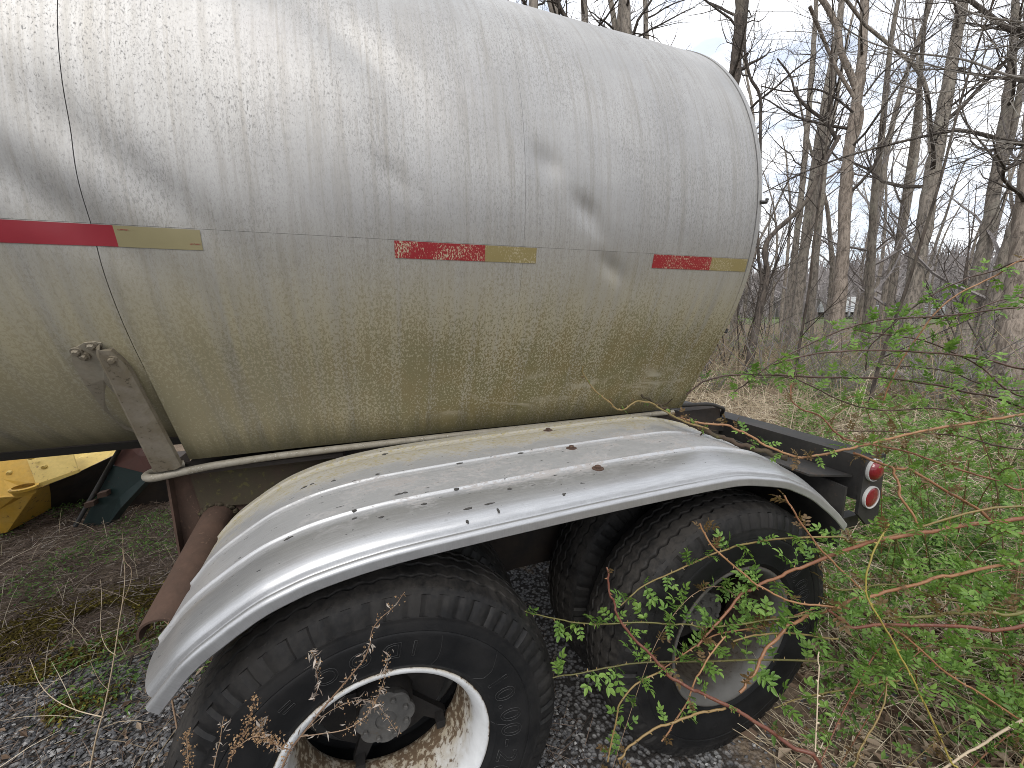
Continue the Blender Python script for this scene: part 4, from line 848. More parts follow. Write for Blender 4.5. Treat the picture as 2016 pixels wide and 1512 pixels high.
# ================================================================== ground litter, gravel and cover
def scatter_quads(n, cen, nor, size, asp, r, fold=.25):
    """n folded leaf shapes: centre, normal, length, width ratio -> V, F"""
    t = r.normal(0, 1, (n, 3)); t -= nor*(t*nor).sum(1, keepdims=True); t /= np.linalg.norm(t, axis=1, keepdims=True); b = np.cross(nor, t)
    L = size[:, None]/2; W = L*asp
    V = np.stack([cen-t*L, cen-t*L*.1+b*W+nor*L*fold, cen+t*L, cen-t*L*.1-b*W+nor*L*fold, cen+nor*L*fold*-.2], 1)
    i = np.arange(n)[:, None]*5; F = np.concatenate([i+[0, 4, 1], i+[1, 4, 2], i+[2, 4, 3], i+[3, 4, 0]])
    return V.reshape(-1, 3), F[:, ::-1]
def strands(n, p, d, L, w, r, droop=.5):
    """n bent ribbons (3 segments, triangular section)"""
    d = d/np.linalg.norm(d, axis=1, keepdims=True); s = np.cross(d, r.normal(0, 1, (n, 3))); s /= np.linalg.norm(s, axis=1, keepdims=True); u = np.cross(d, s)
    rings = []
    for t, k in ((0, 1), (.35, .9), (.7, .7), (1, .25)):
        c = p+d*(L*t)[:, None]-np.array([0, 0, 1])*(droop*L*t*t)[:, None]; ww = (w*k)[:, None]
        rings += [c+s*ww, c-s*ww*.5+u*ww*.87, c-s*ww*.5-u*ww*.87]
    V = np.stack(rings, 1); i = np.arange(n)[:, None]*12; F = []
    for a in range(3):
        for b in range(3): F.append(i+[a*3+b, a*3+(b+1) % 3, a*3+3+(b+1) % 3, a*3+3+b])
    return V.reshape(-1, 3), np.concatenate(F)
def up_noise(r, n, k): 
    v = r.normal(0, k, (n, 3)); v[:, 2] = 1; return v/np.linalg.norm(v, axis=1, keepdims=True)
def pz(x, y, h): return np.stack([x, y, gz(x, y)+h], 1)
def vnoise(x, y, s): return .5+.25*np.sin(x*s+1.3*np.sin(y*s*.7))+.25*np.sin(y*s*1.3+1.7*np.sin(x*s*.6+1))
r = np.random.default_rng(101)
def under(x, y): return (abs(x+.0127) < .5) & (y > .95) & (y < 3.4) | (abs(x-1.2365) < .5) & (y > .95) & (y < 3.4)
# gravel
def pebbles(n, x, y, smin, smax):
    s = r.uniform(smin, smax, n)**1.; c = pz(x, y, s*.25); O = np.array([(1, 0, 0), (-1, 0, 0), (0, 1, 0), (0, -1, 0), (0, 0, .7), (0, 0, -.7)])
    th = r.random(n)*6.28; sc = r.uniform(.6, 1.25, (n, 6, 3)); V = O[None]*sc*s[:, None, None]*.5
    Vx = V[..., 0]*np.cos(th)[:, None]-V[..., 1]*np.sin(th)[:, None]; Vy = V[..., 0]*np.sin(th)[:, None]+V[..., 1]*np.cos(th)[:, None]
    V = np.stack([Vx, Vy, V[..., 2]], -1)+c[:, None]; i = np.arange(n)[:, None]*6
    F = np.concatenate([i+f for f in ([0, 2, 4], [2, 1, 4], [1, 3, 4], [3, 0, 4], [2, 0, 5], [1, 2, 5], [3, 1, 5], [0, 3, 5])])
    return V.reshape(-1, 3), F, np.repeat(r.random(n)**1.3, 6)
m = MB()
n = 26000; x = r.uniform(-3.4, .1, n); y = r.uniform(1.1, 2.9, n); k = (vnoise(x, y, 2.1)+(2.40-y)*1.0 > .42) & ~under(x, y); m.add(*pebbles(k.sum(), x[k], y[k], .009, .026))
n = 6000; x = r.uniform(.35, 1.1, n); y = r.uniform(.7, 2.6, n); k = ~under(x, y); m.add(*pebbles(k.sum(), x[k], y[k], .008, .022))
n = 5000; x = r.uniform(-4, 2.5, n); y = r.uniform(-.4, 1.0, n); m.add(*pebbles(n, x, y, .008, .022))
stuff('gravel', m, MAT['pebble'], 'loose grey gravel beside and under the wheels', 'gravel')
# dry stalks and needles matted on the ground in front of the machinery
m = MB()
def lay(n, x, y, L0, L1, w, h, ca, cb, flat=.12):
    d = np.stack([r.normal(0, 1, n), r.normal(0, 1, n), r.normal(.05, flat, n)], 1); V, F = strands(n, pz(x, y, h*r.random(n)), d, r.uniform(L0, L1, n), w*r.uniform(.6, 1.3, n), r, .06)
    m.add(V, F, np.repeat(r.uniform(ca, cb, n), 12))
n = 28000; x = r.uniform(-4.6, -.2, n); y = 2.2+r.random(n)*2.7; k = (vnoise(x, y, 2.1)+(y-2.5)*.9 > .30); lay(k.sum(), x[k], y[k], .03, .15, .0021, .03, 0, .95)
n = 4500; x = r.uniform(-2.6, .1, n); y = 1.2+r.random(n)*1.5; k = ~under(x, y); lay(k.sum(), x[k], y[k], .03, .13, .0015, .02, 0., 1.)
n = 700; x = r.uniform(.4, 1.1, n); y = r.uniform(.6, 2., n); k = ~under(x, y); lay(k.sum(), x[k], y[k], .05, .2, .0013, .03, 0., .8)
stuff('dry_stalk_litter', m, MAT['needle'], 'brown dry stalks and needles matted over the ground', 'litter')
m = MB()
n = 2600; x = r.uniform(-4.4, .1, n); y = 1.4+r.random(n)*3.; k = ~under(x, y); V, F = scatter_quads(k.sum(), pz(x[k], y[k], .015), up_noise(r, k.sum(), .5), r.uniform(.02, .05, k.sum()), .45, r); m.add(V, F, np.repeat(r.random(k.sum()), 5))
# forest floor leaves, thick near the trailer's tail and thinning into the woods
n = 16000; d = r.random(n)**1.6*9.5; a = r.random(n)*6.28; x = 2.6+d*np.cos(a); y = .8+d*np.sin(a)*1.0; k = (x > 1.35) & ~under(x, y) & ~((x < 1.9) & (y > 1.5)); k = k.nonzero()[0]
V, F = scatter_quads(len(k), pz(x[k], y[k], .01+.03*r.random(len(k))), up_noise(r, len(k), .75), r.uniform(.03, .085, len(k)), .48, r, .45); m.add(V, F, np.repeat(r.random(len(k)), 5))
stuff('leaf_litter', m, MAT['litter'], 'curled brown leaves lying on the forest floor', 'leaf litter')
# moss
m = MB()
for px, py, rx, ry, n in ((20, 1275, .34, .10, 2600), (110, 1235, .36, .13, 3600), (230, 1210, .30, .13, 2600), (330, 1185, .22, .12, 1500), (90, 1330, .15, .05, 600), (110, 1410, .16, .05, 700), (170, 1290, .2, .05, 700), (300, 1240, .2, .06, 700)):
    c = at_z(px, py); x = c[0]+r.normal(0, rx*.6, n); y = c[1]+r.normal(0, ry*.7, n)+(x-c[0])*.12; k = (vnoise(x, y, 9) > .36).nonzero()[0]
    V, F = scatter_quads(len(k), pz(x[k], y[k], .010+.016*r.random(len(k))), up_noise(r, len(k), .9), r.uniform(.010, .026, len(k)), .6, r, .5); m.add(V, F, np.repeat(r.random(len(k))**1.5, 5))
stuff('moss', m, MAT['moss'], 'yellow green moss growing on the gravel edge', 'moss')
# green cover
m = MB()
def cover(x, y, per, size, spread, hh):
    n = len(x); c = np.repeat(np.stack([x, y], 1), per, 0)+r.normal(0, spread, (n*per, 2)); N = n*per
    V, F = scatter_quads(N, pz(c[:, 0], c[:, 1], hh*r.random(N)**.8+.01), up_noise(r, N, .6), size*r.uniform(.6, 1.3, N), .38, r, .22); m.add(V, F, np.repeat(np.clip(r.random(N)*.6+np.repeat(r.random(n), per)*.4, 0, 1), 5))
n = 3000; x = r.uniform(-4.4, -.1, n); y = r.uniform(1.5, 4.6, n); k = (vnoise(x, y, 3.3)+vnoise(x, y, 9)*.5+(y-2.6)*.14 > .98) & ~under(x, y); cover(x[k], y[k], 9, .026, .05, .07)
n = 9000; d = r.random(n)**1.25*11; a = r.random(n)*6.28; x = 3.6+d*np.cos(a); y = 1.4+d*np.sin(a); k = (x > 1.45) & ~under(x, y) & ~((x < 2.0) & (y > 1.1)) & (vnoise(x, y, 1.1)+vnoise(x, y, 3.7)*.5+np.where(d < 2.2, .10, 0) > .78); cover(x[k], y[k], 11, .036, .08, .16)
n = 3600; x = r.uniform(2.0, 8.5, n); y = r.uniform(1.2, 7, n); k = (vnoise(x, y, .9) > .36) & (vnoise(x, y, 4.1) > .36); cover(x[k], y[k], 12, .05, .10, .30)
stuff('ground_cover', m, MAT['cover'], 'low green spring leaves spreading over the forest floor', 'ground cover')
# dead grass and broken canes
m = MB()
def stems(n, x, y, L0, L1, w, up0, up1, droop, ca, cb):
    d = np.stack([r.normal(0, 1, n), r.normal(0, 1, n), r.uniform(up0, up1, n)], 1); V, F = strands(n, pz(x, y, .02*r.random(n)), d, r.uniform(L0, L1, n), w*r.uniform(.6, 1.4, n), r, droop)
    m.add(V, F, np.repeat(r.uniform(ca, cb, n), 12))
def area(n, d0, d1, a0=6, a1=82):
    a = r.uniform(R_(a0), R_(a1), n); d = d0+(d1-d0)*r.random(n); x, y = d*np.sin(a), d*np.cos(a); k = (x > 2.1) | (y > 4.); return x[k], y[k]
x, y = area(11000, 2.4, 9); stems(len(x), x, y, .25, .9, .0030, .0, 1.2, .35, .2, 1.)
x, y = area(6000, 6, 17); stems(len(x), x, y, .5, 1.5, .004, .1, 1.8, .35, 0., .9)
x, y = area(2200, 9, 24); stems(len(x), x, y, .8, 2.4, .007, .4, 2.5, .22, 0., .5)
n = 4200; x = r.uniform(1.4, 4.6, n); y = r.uniform(-.3, 1.6, n); k = ~under(x, y) & ~((x < 2.) & (y > 1.)); stems(k.sum(), x[k], y[k], .15, .5, .0018, -.02, .45, .1, .25, 1.)
n = 300; x = r.uniform(-3.4, -.3, n); y = r.uniform(1.6, 4., n); stems(n, x, y, .12, .45, .0015, .1, 1.6, .25, .1, 1.)
stuff('dead_grass', m, MAT['straw'], 'straw coloured dead grass and broken stems in the brush', 'dead grass')
r3 = np.random.default_rng(555); m = MB(); n = 20000; a = r3.uniform(0, 6.283, n); d = r3.uniform(90, 235, n)
zh = np.interp(d, [95, 130, 170, 230, 300], [0, 4.5, 9, 11, 5])*(1+.22*np.sin(a*7)+.1*np.sin(a*17+1))+.4
dd = np.stack([r3.normal(0, .22, n), r3.normal(0, .22, n), np.ones(n)], 1); V, F = strands(n, np.stack([d*np.sin(a), d*np.cos(a), zh], 1), dd, r3.uniform(4, 10, n), r3.uniform(.12, .38, n), r3, .0); m.add(V, F, np.repeat(r3.uniform(.1, .75, n), 12))
n = 20000; a = r3.uniform(0, 6.283, n); d = r3.uniform(85, 235, n); zh = np.interp(d, [95, 130, 170, 230, 300], [0, 4.5, 9, 11, 5])*(1+.22*np.sin(a*7)+.1*np.sin(a*17+1))+r3.uniform(2, 7, n)
V, F = strands(n, np.stack([d*np.sin(a), d*np.cos(a), zh], 1), np.stack([r3.normal(0, 1, n), r3.normal(0, 1, n), r3.uniform(.3, 1.5, n)], 1), r3.uniform(2, 5, n), r3.uniform(.05, .14, n), r3, .0); m.add(V, F, np.repeat(r3.uniform(.1, .75, n), 12))
stuff('far_woods', m, MAT['twig_far'], 'grey brown bare woods covering the far ridge', 'woods')
# shrubs just coming into leaf
def shrub_proto(seed, h):
    r2 = np.random.default_rng(seed); sm, lm = MB(), MB(); C = []
    for s in range(10):
        az = r2.random()*6.28; d = np.array([math.cos(az)*.5, math.sin(az)*.5, 1]); P = [np.array([0, 0, -.05])]
        for i in range(6): d = unit(d+r2.normal(0, .13, 3)+[0, 0, -.05]); P.append(P[-1]+d*h/6)
        P = np.array(P); sm.tube(P, np.linspace(.011, .003, 7), 4)
        for b in range(7):
            i = r2.integers(1, 6); dd = unit(r2.normal(0, 1, 3)+[0, 0, .4]); L = r2.uniform(.2, .6); Q = np.array([P[i], P[i]+dd*L*.5, P[i]+dd*L+[0, 0, -.04]]); sm.tube(Q, [.004, .003, .0015], 3)
            for t in r2.random(9): C.append(P[i]+dd*L*t+r2.normal(0, .03, 3))
    C = np.array(C); n = len(C); V, F = scatter_quads(n, C, up_noise(r2, n, .7), r2.uniform(.02, .045, n), .4, r2); lm.add(V, F, np.repeat(r2.random(n), 5))
    return make_mesh('stems', sm, MAT['twig_far']), make_mesh('foliage', lm, MAT['shrub_leaf'])
sp_ = [shrub_proto(200+i, h) for i, h in enumerate((1.3, 1.7, 1.0))]
for i in range(60):
    a = r.uniform(R_(34), R_(76)); d = 7.5+r.random()*12; x, y = d*math.sin(a), d*math.cos(a)
    o = thing('shrub', (x, y, float(gz(x, y))), 'thin stemmed shrub just coming into pale green leaf', 'shrub', 'shrubs leafing out among the trees'); o.rotation_euler = (0, 0, r.random()*6.28); s = r.uniform(.7, 1.25); o.scale = (s, s, s*r.uniform(.8, 1.1))
    for nm, me in zip(('stems', 'foliage'), sp_[i % 3]): link(nm, me, o)

# ================================================================== rose bushes
def leaf_mesh(seed, pairs):
    r2 = np.random.default_rng(seed); m = MB()
    def leaflet(c, dx, dz, L, rv):
        dx = unit(dx); sd = unit(np.cross(dz, dx)); up = np.cross(dx, sd); w = L*.25
        q = lambda a, b, c_: c+dx*L*a+sd*w*b+up*L*c_
        V = [q(0, 0, 0), q(.38, 0, -.02), q(.75, 0, -.05), q(1, 0, -.14), q(.33, 1, .07), q(.72, .78, .03), q(.33, -1, .07), q(.72, -.78, .03)]
        m.add(V, [np.array([[0, 1, 4], [5, 2, 3], [0, 6, 1], [2, 7, 3]]), np.array([[4, 1, 2, 5], [1, 6, 7, 2]])], rv)
    P = np.array([(t, 0, .10*math.sin(t*2.2)-.16*t*t) for t in np.linspace(0, .76, 5)]); m.tube(P, [.014, .012, .011, .010, .008], 3, .25, False)
    tone = r2.random()*.65
    for i in range(pairs):
        t = .24+.46*i/max(pairs-1, 1); c = np.array([t, 0, .10*math.sin(t*2.2)-.16*t*t])
        for s in (-1, 1): leaflet(c, np.array([.62+r2.normal(0, .1), s, r2.normal(.12, .15)]), np.array([0, 0, 1.]), .33*r2.uniform(.85, 1.1), np.clip(tone+r2.uniform(0, .2), 0, .85))
    leaflet(P[-1], np.array([1, r2.normal(0, .15), -.2]), np.array([0, 0, 1.]), .38, np.clip(tone+.12, 0, .85))
    return make_mesh('leaf', m, MAT['rose_leaf'], False), m.data()
LEAF = [leaf_mesh(300+i, p) for i, p in enumerate((3, 3, 2, 3, 2, 3))]
BROWN = []
for me, (V, F, rr_, uu) in LEAF[:3]:
    mm = MB(); mm.add(V, F, .9+.1*rr_); BROWN.append((make_mesh('leaf', mm, MAT['rose_leaf'], True), (V, F, .9+.1*rr_, uu)))
def orient(d, roll_up):
    x = unit(d); z = np.array(roll_up, float); z = unit(z-x*(z@x)); y = np.cross(z, x); return np.stack([x, y, z], 1)
LEAVES = []
def cane(bush, pts, d0, d1, w0, w1, mat, seed, root=None, leaf=1., gap=.075, brown=0., tone=.5, dmid=None, tiptuft=True, W=None):
    """pts: photo pixels from the tip to the bush side; depth goes d0 -> d1; widths in pixels"""
    r2 = np.random.default_rng(seed); n = len(pts); L_ = np.concatenate([[0], np.cumsum(np.hypot(*np.diff(np.array(pts, float), axis=0).T))]); L_ /= L_[-1]
    D = np.interp(L_, [0, 1], [d0, d1]) if dmid is None else np.interp(L_, [0, .5, 1], [d0, dmid, d1])
    P = np.array([at_d(x, y, d) for (x, y), d in zip(pts, D)]); rad = np.interp(L_, [0, 1], [w0, w1])*D/F_PX/2*np.array([wpx(x, y) for x, y in pts])
    if root == 'below':
        e = P[-1]; P = np.concatenate([P, [e+[.05, -.01, -e[2]*.5], [e[0]+.07, e[1]-.02, -.03]]]); rad = np.concatenate([rad, [rad[-1]*1.1, rad[-1]*1.2]])
    elif root is not None:
        e = P[-1]; rt_ = np.array([root[0], root[1], float(gz(root[0], root[1]))-.03]); h = max(e[2], .3); mid_ = e+(rt_-e)*.45; mid_[2] = e[2]*.9+.12*np.linalg.norm((rt_-e)[:2])
        P = np.concatenate([P, [mid_, e+(rt_-e)*.82*np.array([1, 1, 0])+np.array([0, 0, -(e[2]-rt_[2])*.55]), rt_]]); rad = np.concatenate([rad, [rad[-1]*1.1, rad[-1]*1.25, rad[-1]*1.35]])
    if W is not None: P, rad = np.asarray(W[0], float), np.asarray(W[1], float)
    nvis = len(P) if W is not None else len(pts); Q = spline(P, 7); ra = np.interp(np.linspace(0, 1, len(Q)), np.linspace(0, 1, len(P)), rad)
    Q[1:-1] += np.repeat(r2.normal(0, 1, (len(Q)//3+1, 3)), 3, 0)[1:len(Q)-1]*ra[1:-1, None]*.45
    ra = ra*(1+.12*np.clip(np.sin(np.arange(len(Q))*1.35+seed), .7, 1))
    m = MB(); m.tube(Q, ra, 7, np.clip(tone+r2.normal(0, .1), 0, 1))
    s = np.concatenate([[0], np.cumsum(np.linalg.norm(np.diff(Q, axis=0), axis=1))]); vis = s[min((nvis-1)*7, len(s)-1)]
    for t in np.arange(.03, vis, .032):              # thorns
        i = int(np.searchsorted(s, t)); i = min(max(i, 1), len(Q)-2); tg_ = unit(Q[i+1]-Q[i-1]); sd = unit(np.cross(tg_, r2.normal(0, 1, 3))); b = Q[i]+sd*ra[i]*.7; h = .006+ra[i]*.5
        w_ = unit(np.cross(tg_, sd))*.0012; m.add([b-tg_*.0025, b+tg_*.0025, b+w_, b-w_, b+sd*h+tg_*h*.35], np.array([[0, 2, 4], [2, 1, 4], [1, 3, 4], [3, 0, 4]]), .9)
    c = part('cane', m, MAT[mat], bush, True, 60)
    t = .015 if tiptuft else gap
    while leaf > 0 and t < vis:
        i = min(max(int(np.searchsorted(s, t)), 1), len(Q)-2); tg_ = unit(Q[i+1]-Q[i-1]); base = Q[i]
        sd = unit(np.cross(tg_, r2.normal(0, 1, 3))+np.array([0, 0, .55])); isb = r2.random() < brown or (t < .06 and brown > 0)
        k = r2.integers(2, 5)
        for j in range(k):
            d = unit(sd+r2.normal(0, .55, 3)+np.array([0, 0, .15])-tg_*.2); sz = leaf*r2.uniform(.042, .074)*(.8 if isb else 1.)
            LEAVES.append((c, base+sd*ra[i]*.5, orient(d, r2.normal(0, .45, 3)+[0, 0, 1]), sz, isb, int(r2.integers(0, 6))))
        t += gap*.95*r2.uniform(.6, 1.4)
    return c
def Z3(*p): return [(1000+x/1.984, 900+y/1.984) for x, y in p]      # points read off an enlarged crop
def Z4(*p): return [(1300+x/2.52, 400+y/2.52) for x, y in p]
def Z6(*p): return [(700+x/2.52, 400+y/2.52) for x, y in p]
rb1 = thing('rose_bush', (3.0, .40, 0), 'thorny rose bush arching red and green canes across the rear wheel', 'rose bush'); r1 = (3.0, .40)
rb2 = thing('rose_bush', (4.1, .95, 0), 'thorny rose bush reaching its leafy canes over the bumper and fender', 'rose bush'); r2_ = (4.1, .95)
C = lambda *a, **k: cane(rb1, *a, **k)
C(Z3((740,740),(800,670),(860,600),(910,540),(1000,490),(1120,440),(1250,385),(1430,330),(1620,295),(1800,262),(2020,240)), 1.20, 1.40, 5, 12, 'cane_red', 1, r1, 1., .09, .1, .6)
C(Z3((905,920),(970,840),(1000,760),(1060,700),(1130,635),(1250,600),(1400,545),(1560,510),(1700,470),(1900,425),(2020,405)), 1.12, 1.38, 7, 9, 'cane_red', 2, r1, 1., .085, .1, .85)
C(Z3((385,430),(400,530),(430,620),(490,710),(560,775),(620,840),(700,895),(800,945),(900,990),(1000,1050),(1110,1130),(1230,1220)), 1.10, .98, 4, 12, 'cane_red', 3, 'below', .55, .11, .5, .15, tiptuft=True)
C(Z3((1250,600),(1290,625),(1350,665),(1430,655),(1750,655),(2020,660)), 1.15, 1.2, 7, 11, 'cane_red', 4, r1, 1., .09, .35, .2)
C(Z3((1460,628),(1600,625),(1750,610),(1880,605),(2020,600)), 1.2, 1.25, 7, 10, 'cane_green', 5, r1, 1., .09, .4, .7)
C(Z3((1490,260),(1430,370),(1400,470),(1410,560),(1470,660),(1540,790),(1600,910),(1660,1040),(1730,1190),(1760,1250)), 1.08, 1.02, 4, 6.5, 'cane_yellow', 6, 'below', .8, .16, .2, .6)
C(Z3((440,580),(520,510),(640,450),(780,385),(900,345),(1050,320),(1290,312),(1420,330)), 1.27, 1.4, 3, 5, 'cane_green', 7, r1, .95, .075, 0, .9)
C(Z3((1080,150),(1140,250),(1230,370),(1320,460),(1400,540),(1450,640),(1540,690),(1700,830),(1850,930),(2030,1050),(2150,1150)), 1.22, 1.15, 4, 7, 'cane_red', 8, 'below', .9, .085, .45, .9)
C(Z3((750,260),(800,350),(900,440),(990,510),(1100,560),(1230,580),(1300,592)), 1.22, 1.17, 4, 5, 'cane_red', 9, None, .9, .075, .55, .9)
C(Z3((60,600),(200,635),(340,650),(520,645),(700,655),(800,665),(980,640),(1130,620),(1240,595)), 1.25, 1.2, 2.5, 5, 'cane_green', 10, None, 1., .07, 0, .5)
C(Z3((175,862),(330,835),(430,815),(560,800),(800,795),(1000,792),(1300,800),(1500,810),(1800,860),(2030,880)), 1.18, 1.3, 3, 7, 'cane_green', 11, r1, 1.05, .07, 0, .3)
C(Z3((390,1190),(420,1040),(440,960),(510,880),(600,835)), 1.05, 1.08, 4, 4, 'cane_green', 12, None, .6, .10, .2, .9)
C(Z3((430,1180),(500,1110),(600,1050),(730,1010),(850,980)), 1.0, 1.03, 5, 6, 'cane_green', 13, None, .6, .10, .2, .9)
C(Z3((600,1110),(700,960),(740,860),(800,760),(850,700)), 1.08, 1.15, 4, 4, 'cane_red', 14, None, .9, .08, .2, .8)
C(Z3((1040,980),(1150,940),(1330,905),(1450,880),(1530,870)), 1.25, 1.3, 3, 5, 'cane_green', 15, None, 1.05, .08, 0, .7)
C(Z3((880,720),(1000,690),(1120,690),(1290,710)), 1.2, 1.2, 4, 5, 'cane_green', 16, None, 1., .075, .1, .8)
C(Z3((1200,1150),(1210,900),(1215,760)), 1.05, 1.15, 4, 3, 'stalk', 17, None, 0)
C(Z3((1350,1210),(1400,1100),(1470,960),(1480,860)), 1.1, 1.2, 5, 4, 'cane_green', 18, None, .4, .12, .2, .9)
C(Z3((1640,1255),(1680,1230),(1800,1150),(1950,1060),(2030,1010)), 1.0, 1.15, 6, 8, 'stalk', 19, None, 0)
C(Z3((1700,830),(1800,960),(1900,1060),(1985,1060)), 1.25, 1.25, 4, 5, 'cane_dark', 20, None, 1., .09, .1, .5)
C(Z3((1320,660),(1600,740),(1800,745),(2020,745)), 1.35, 1.45, 4, 5, 'cane_green', 21, r1, 1.1, .075, 0, .3)
C(Z3((1330,690),(1560,830),(1700,900),(1900,1000),(2020,1050)), 1.3, 1.2, 4, 6, 'cane_green', 22, None, 1.05, .08, 0, .2)
C(Z3((600,830),(800,700),(1000,660),(1200,590)), 1.22, 1.25, 3, 4, 'cane_red', 23, None, 1., .075, .1, .9)
C(Z3((1230,480),(1300,520),(1500,500),(1750,560),(2020,600)), 1.42, 1.5, 4, 6, 'cane_green', 24, r1, 1.1, .07, .1, .5)
C(Z3((1180,420),(1350,330),(1500,290),(1560,420),(1800,500),(2030,540)), 1.55, 1.6, 3, 5, 'cane_green', 25, r1, 1.1, .07, .2, .4)
C = lambda *a, **k: cane(rb2, *a, **k)
C(Z4((130,950),(250,870),(500,850),(800,865),(1150,870),(1450,920),(1700,975),(1830,1015)), 1.95, 1.9, 3, 7, 'cane_dark', 41, r2_, 1.15, .09, 0, .6)
C(Z4((350,950),(480,850),(600,770),(760,690),(900,630),(1000,600),(1150,575),(1400,560),(1650,530),(1830,518)), 1.95, 1.8, 2.5, 5, 'cane_dark', 42, r2_, 1.1, .09, 0, .6)
C(Z4((1020,830),(1030,730),(1100,650),(1250,520),(1370,440),(1500,380),(1650,335),(1830,285)), 2.0, 1.75, 2.5, 5, 'cane_dark', 43, r2_, 1.1, .095, 0, .3)
C(Z4((1100,1000),(1150,870),(1250,700),(1380,530),(1500,440),(1650,370),(1830,275)), 1.95, 1.75, 3, 5, 'cane_red', 44, r2_, 1.1, .13, .1, 1.)
C(Z4((560,800),(750,750),(900,735),(1150,730),(1400,745),(1600,775),(1830,825)), 1.9, 1.8, 3, 6, 'cane_dark', 45, r2_, 1.15, .085, 0, .8)
C(Z4((960,630),(1100,650),(1300,680),(1450,740),(1600,820),(1800,960)), 1.9, 1.8, 2.5, 5, 'cane_dark', 46, r2_, 1.1, .09, 0, .6)
C(Z4((100,1060),(200,1090),(350,1110),(450,1160),(560,1220),(700,1260),(800,1250),(950,1215),(1050,1190),(1200,1150),(1400,1115),(1600,1080),(1830,1045)), 1.68, 1.72, 4, 8, 'cane_red', 47, r2_, .9, .045, .4, .8, dmid=1.48)
C(Z4((650,900),(650,980),(720,1030),(800,1060),(880,1150),(1000,1190),(1200,1230),(1450,1310),(1650,1370),(1830,1405)), 1.75, 1.55, 3, 6, 'cane_red', 48, r2_, .9, .08, .4, .5)
C(Z4((960,1240),(1150,1310),(1250,1330),(1400,1420),(1560,1512),(1830,1630)), 1.5, 1.5, 6, 9, 'cane_red', 49, r2_, .8, .07, .5, .75)
C(Z4((1150,1310),(1180,1380),(1190,1450),(1240,1530),(1300,1640)), 1.48, 1.42, 6, 6, 'cane_red', 50, None, .6, .12, .4, .8)
C(Z6((1125,790),(1130,840),(1180,920),(1250,980),(1320,1030),(1400,980),(1500,1010),(1600,1070),(1750,1120)), 1.62, 1.62, 2.5, 4, 'cane_green', 51, None, .35, .06, .5, .9)
C(Z4((900,1130),(1200,1135),(1500,1160),(1830,1220)), 1.8, 1.7, 2.5, 5, 'cane_dark', 52, r2_, 1., .09, .2, .6)
C(Z4((420,870),(650,870),(900,980),(1100,1030),(1400,1020),(1830,1110)), 2.05, 1.9, 2, 5, 'cane_dark', 53, r2_, 1.1, .09, 0, .6)
C(Z4((1000,680),(1300,610),(1500,550),(1700,480),(1830,470)), 2.05, 1.9, 2, 4, 'cane_dark', 54, r2_, 1.1, .09, 0, .6)
C(Z4((1100,800),(1400,830),(1600,900),(1830,930)), 1.95, 1.85, 2, 4, 'cane_dark', 55, r2_, 1.1, .09, 0, .6)
# more arching canes spreading from both roots
r6 = np.random.default_rng(64)
for k in range(64):
    bush, rt_ = (rb1, (2.75+r6.normal(0, .45), .45+r6.normal(0, .22))) if k % 3 else (rb2, (3.6+r6.normal(0, .5), 1.25+r6.normal(0, .3)))
    az = r6.uniform(R_(95), R_(255)); L = r6.uniform(.7, 1.5); h = r6.uniform(.30, .85) if k % 3 else r6.uniform(.6, 1.25); dx, dy = math.cos(az)*L, math.sin(az)*L*.45
    if bush is rb1 and rt_[1]+dy > .82: dy = .82-rt_[1]
    tip = np.array([rt_[0]+dx, rt_[1]+dy, h*r6.uniform(.25, .8)]); b0 = np.array([rt_[0], rt_[1], -.02])
    Wp = [tip, b0+(tip-b0)*[.78, .78, 0]+[0, 0, h*.92], b0+(tip-b0)*[.5, .5, 0]+[0, 0, h], b0+(tip-b0)*[.2, .2, 0]+[0, 0, h*.62], b0]
    mt = ('cane_green', 'cane_red', 'cane_red', 'stalk_red')[k % 4]
    cane(bush, [(0, 0), (1, 1)], 1, 1, 1, 1, mt, 600+k, None, r6.uniform(.75, 1.0), .070, .12, r6.random(), W=(Wp, np.array([.0010, .0015, .0021, .0026, .003])*r6.uniform(.6, 1.15)))
# leaves: the nearest 300 of each bush singly, the rest joined per cane
for bush in (rb1, rb2):
    lv = [l for l in LEAVES if l[0].parent == bush]; lv.sort(key=lambda l: -l[3]/np.linalg.norm(l[1]-CP)); rest = {}
    for i, (c, p, M, sz, isb, k) in enumerate(lv):
        me, dat = (BROWN[k % 3] if isb else LEAF[k])
        if i < 300:
            o = link('leaf', me, c); o.matrix_local = Matrix.Translation(Vector(p-ORG[c.name])) @ Matrix(M.tolist()).to_4x4() @ Matrix.Scale(sz, 4)
        else: rest.setdefault(c.name, (c, MB()))[1].add(p+(dat[0]*sz)@M.T, dat[1], dat[2])
    for c, mm in rest.values(): part('small_leaves', mm, MAT['rose_leaf'], c, True, stuff=True)

m = MB(); P = spline([at_d(x, y, d) for x, y, d in ((1262, 776, 1.86), (1300, 800, 1.80), (1335, 824, 1.74), (1385, 846, 1.68), (1440, 868, 1.62), (1500, 888, 1.58), (1550, 902, 1.55))], 6); rr5 = np.random.default_rng(9)
P[1:-1] += rr5.normal(0, .004, (len(P)-2, 3)); m.tube(P, np.linspace(.005, .012, len(P))*rr5.uniform(.8, 1.25, len(P)), 7)
for k in range(9):
    i = rr5.integers(2, len(P)-2); d = unit(rr5.normal(0, 1, 3)+[0, 0, .3]); m.tube([P[i], P[i]+d*.03, P[i]+d*.06+rr5.normal(0, .01, 3)], [.004, .003, .0015], 4)
single('dead_branch', m, MAT['rust_moss'], 'lichen spotted dead branch lying along the inner corner of the fender', 'branch', True, loc=P[0])
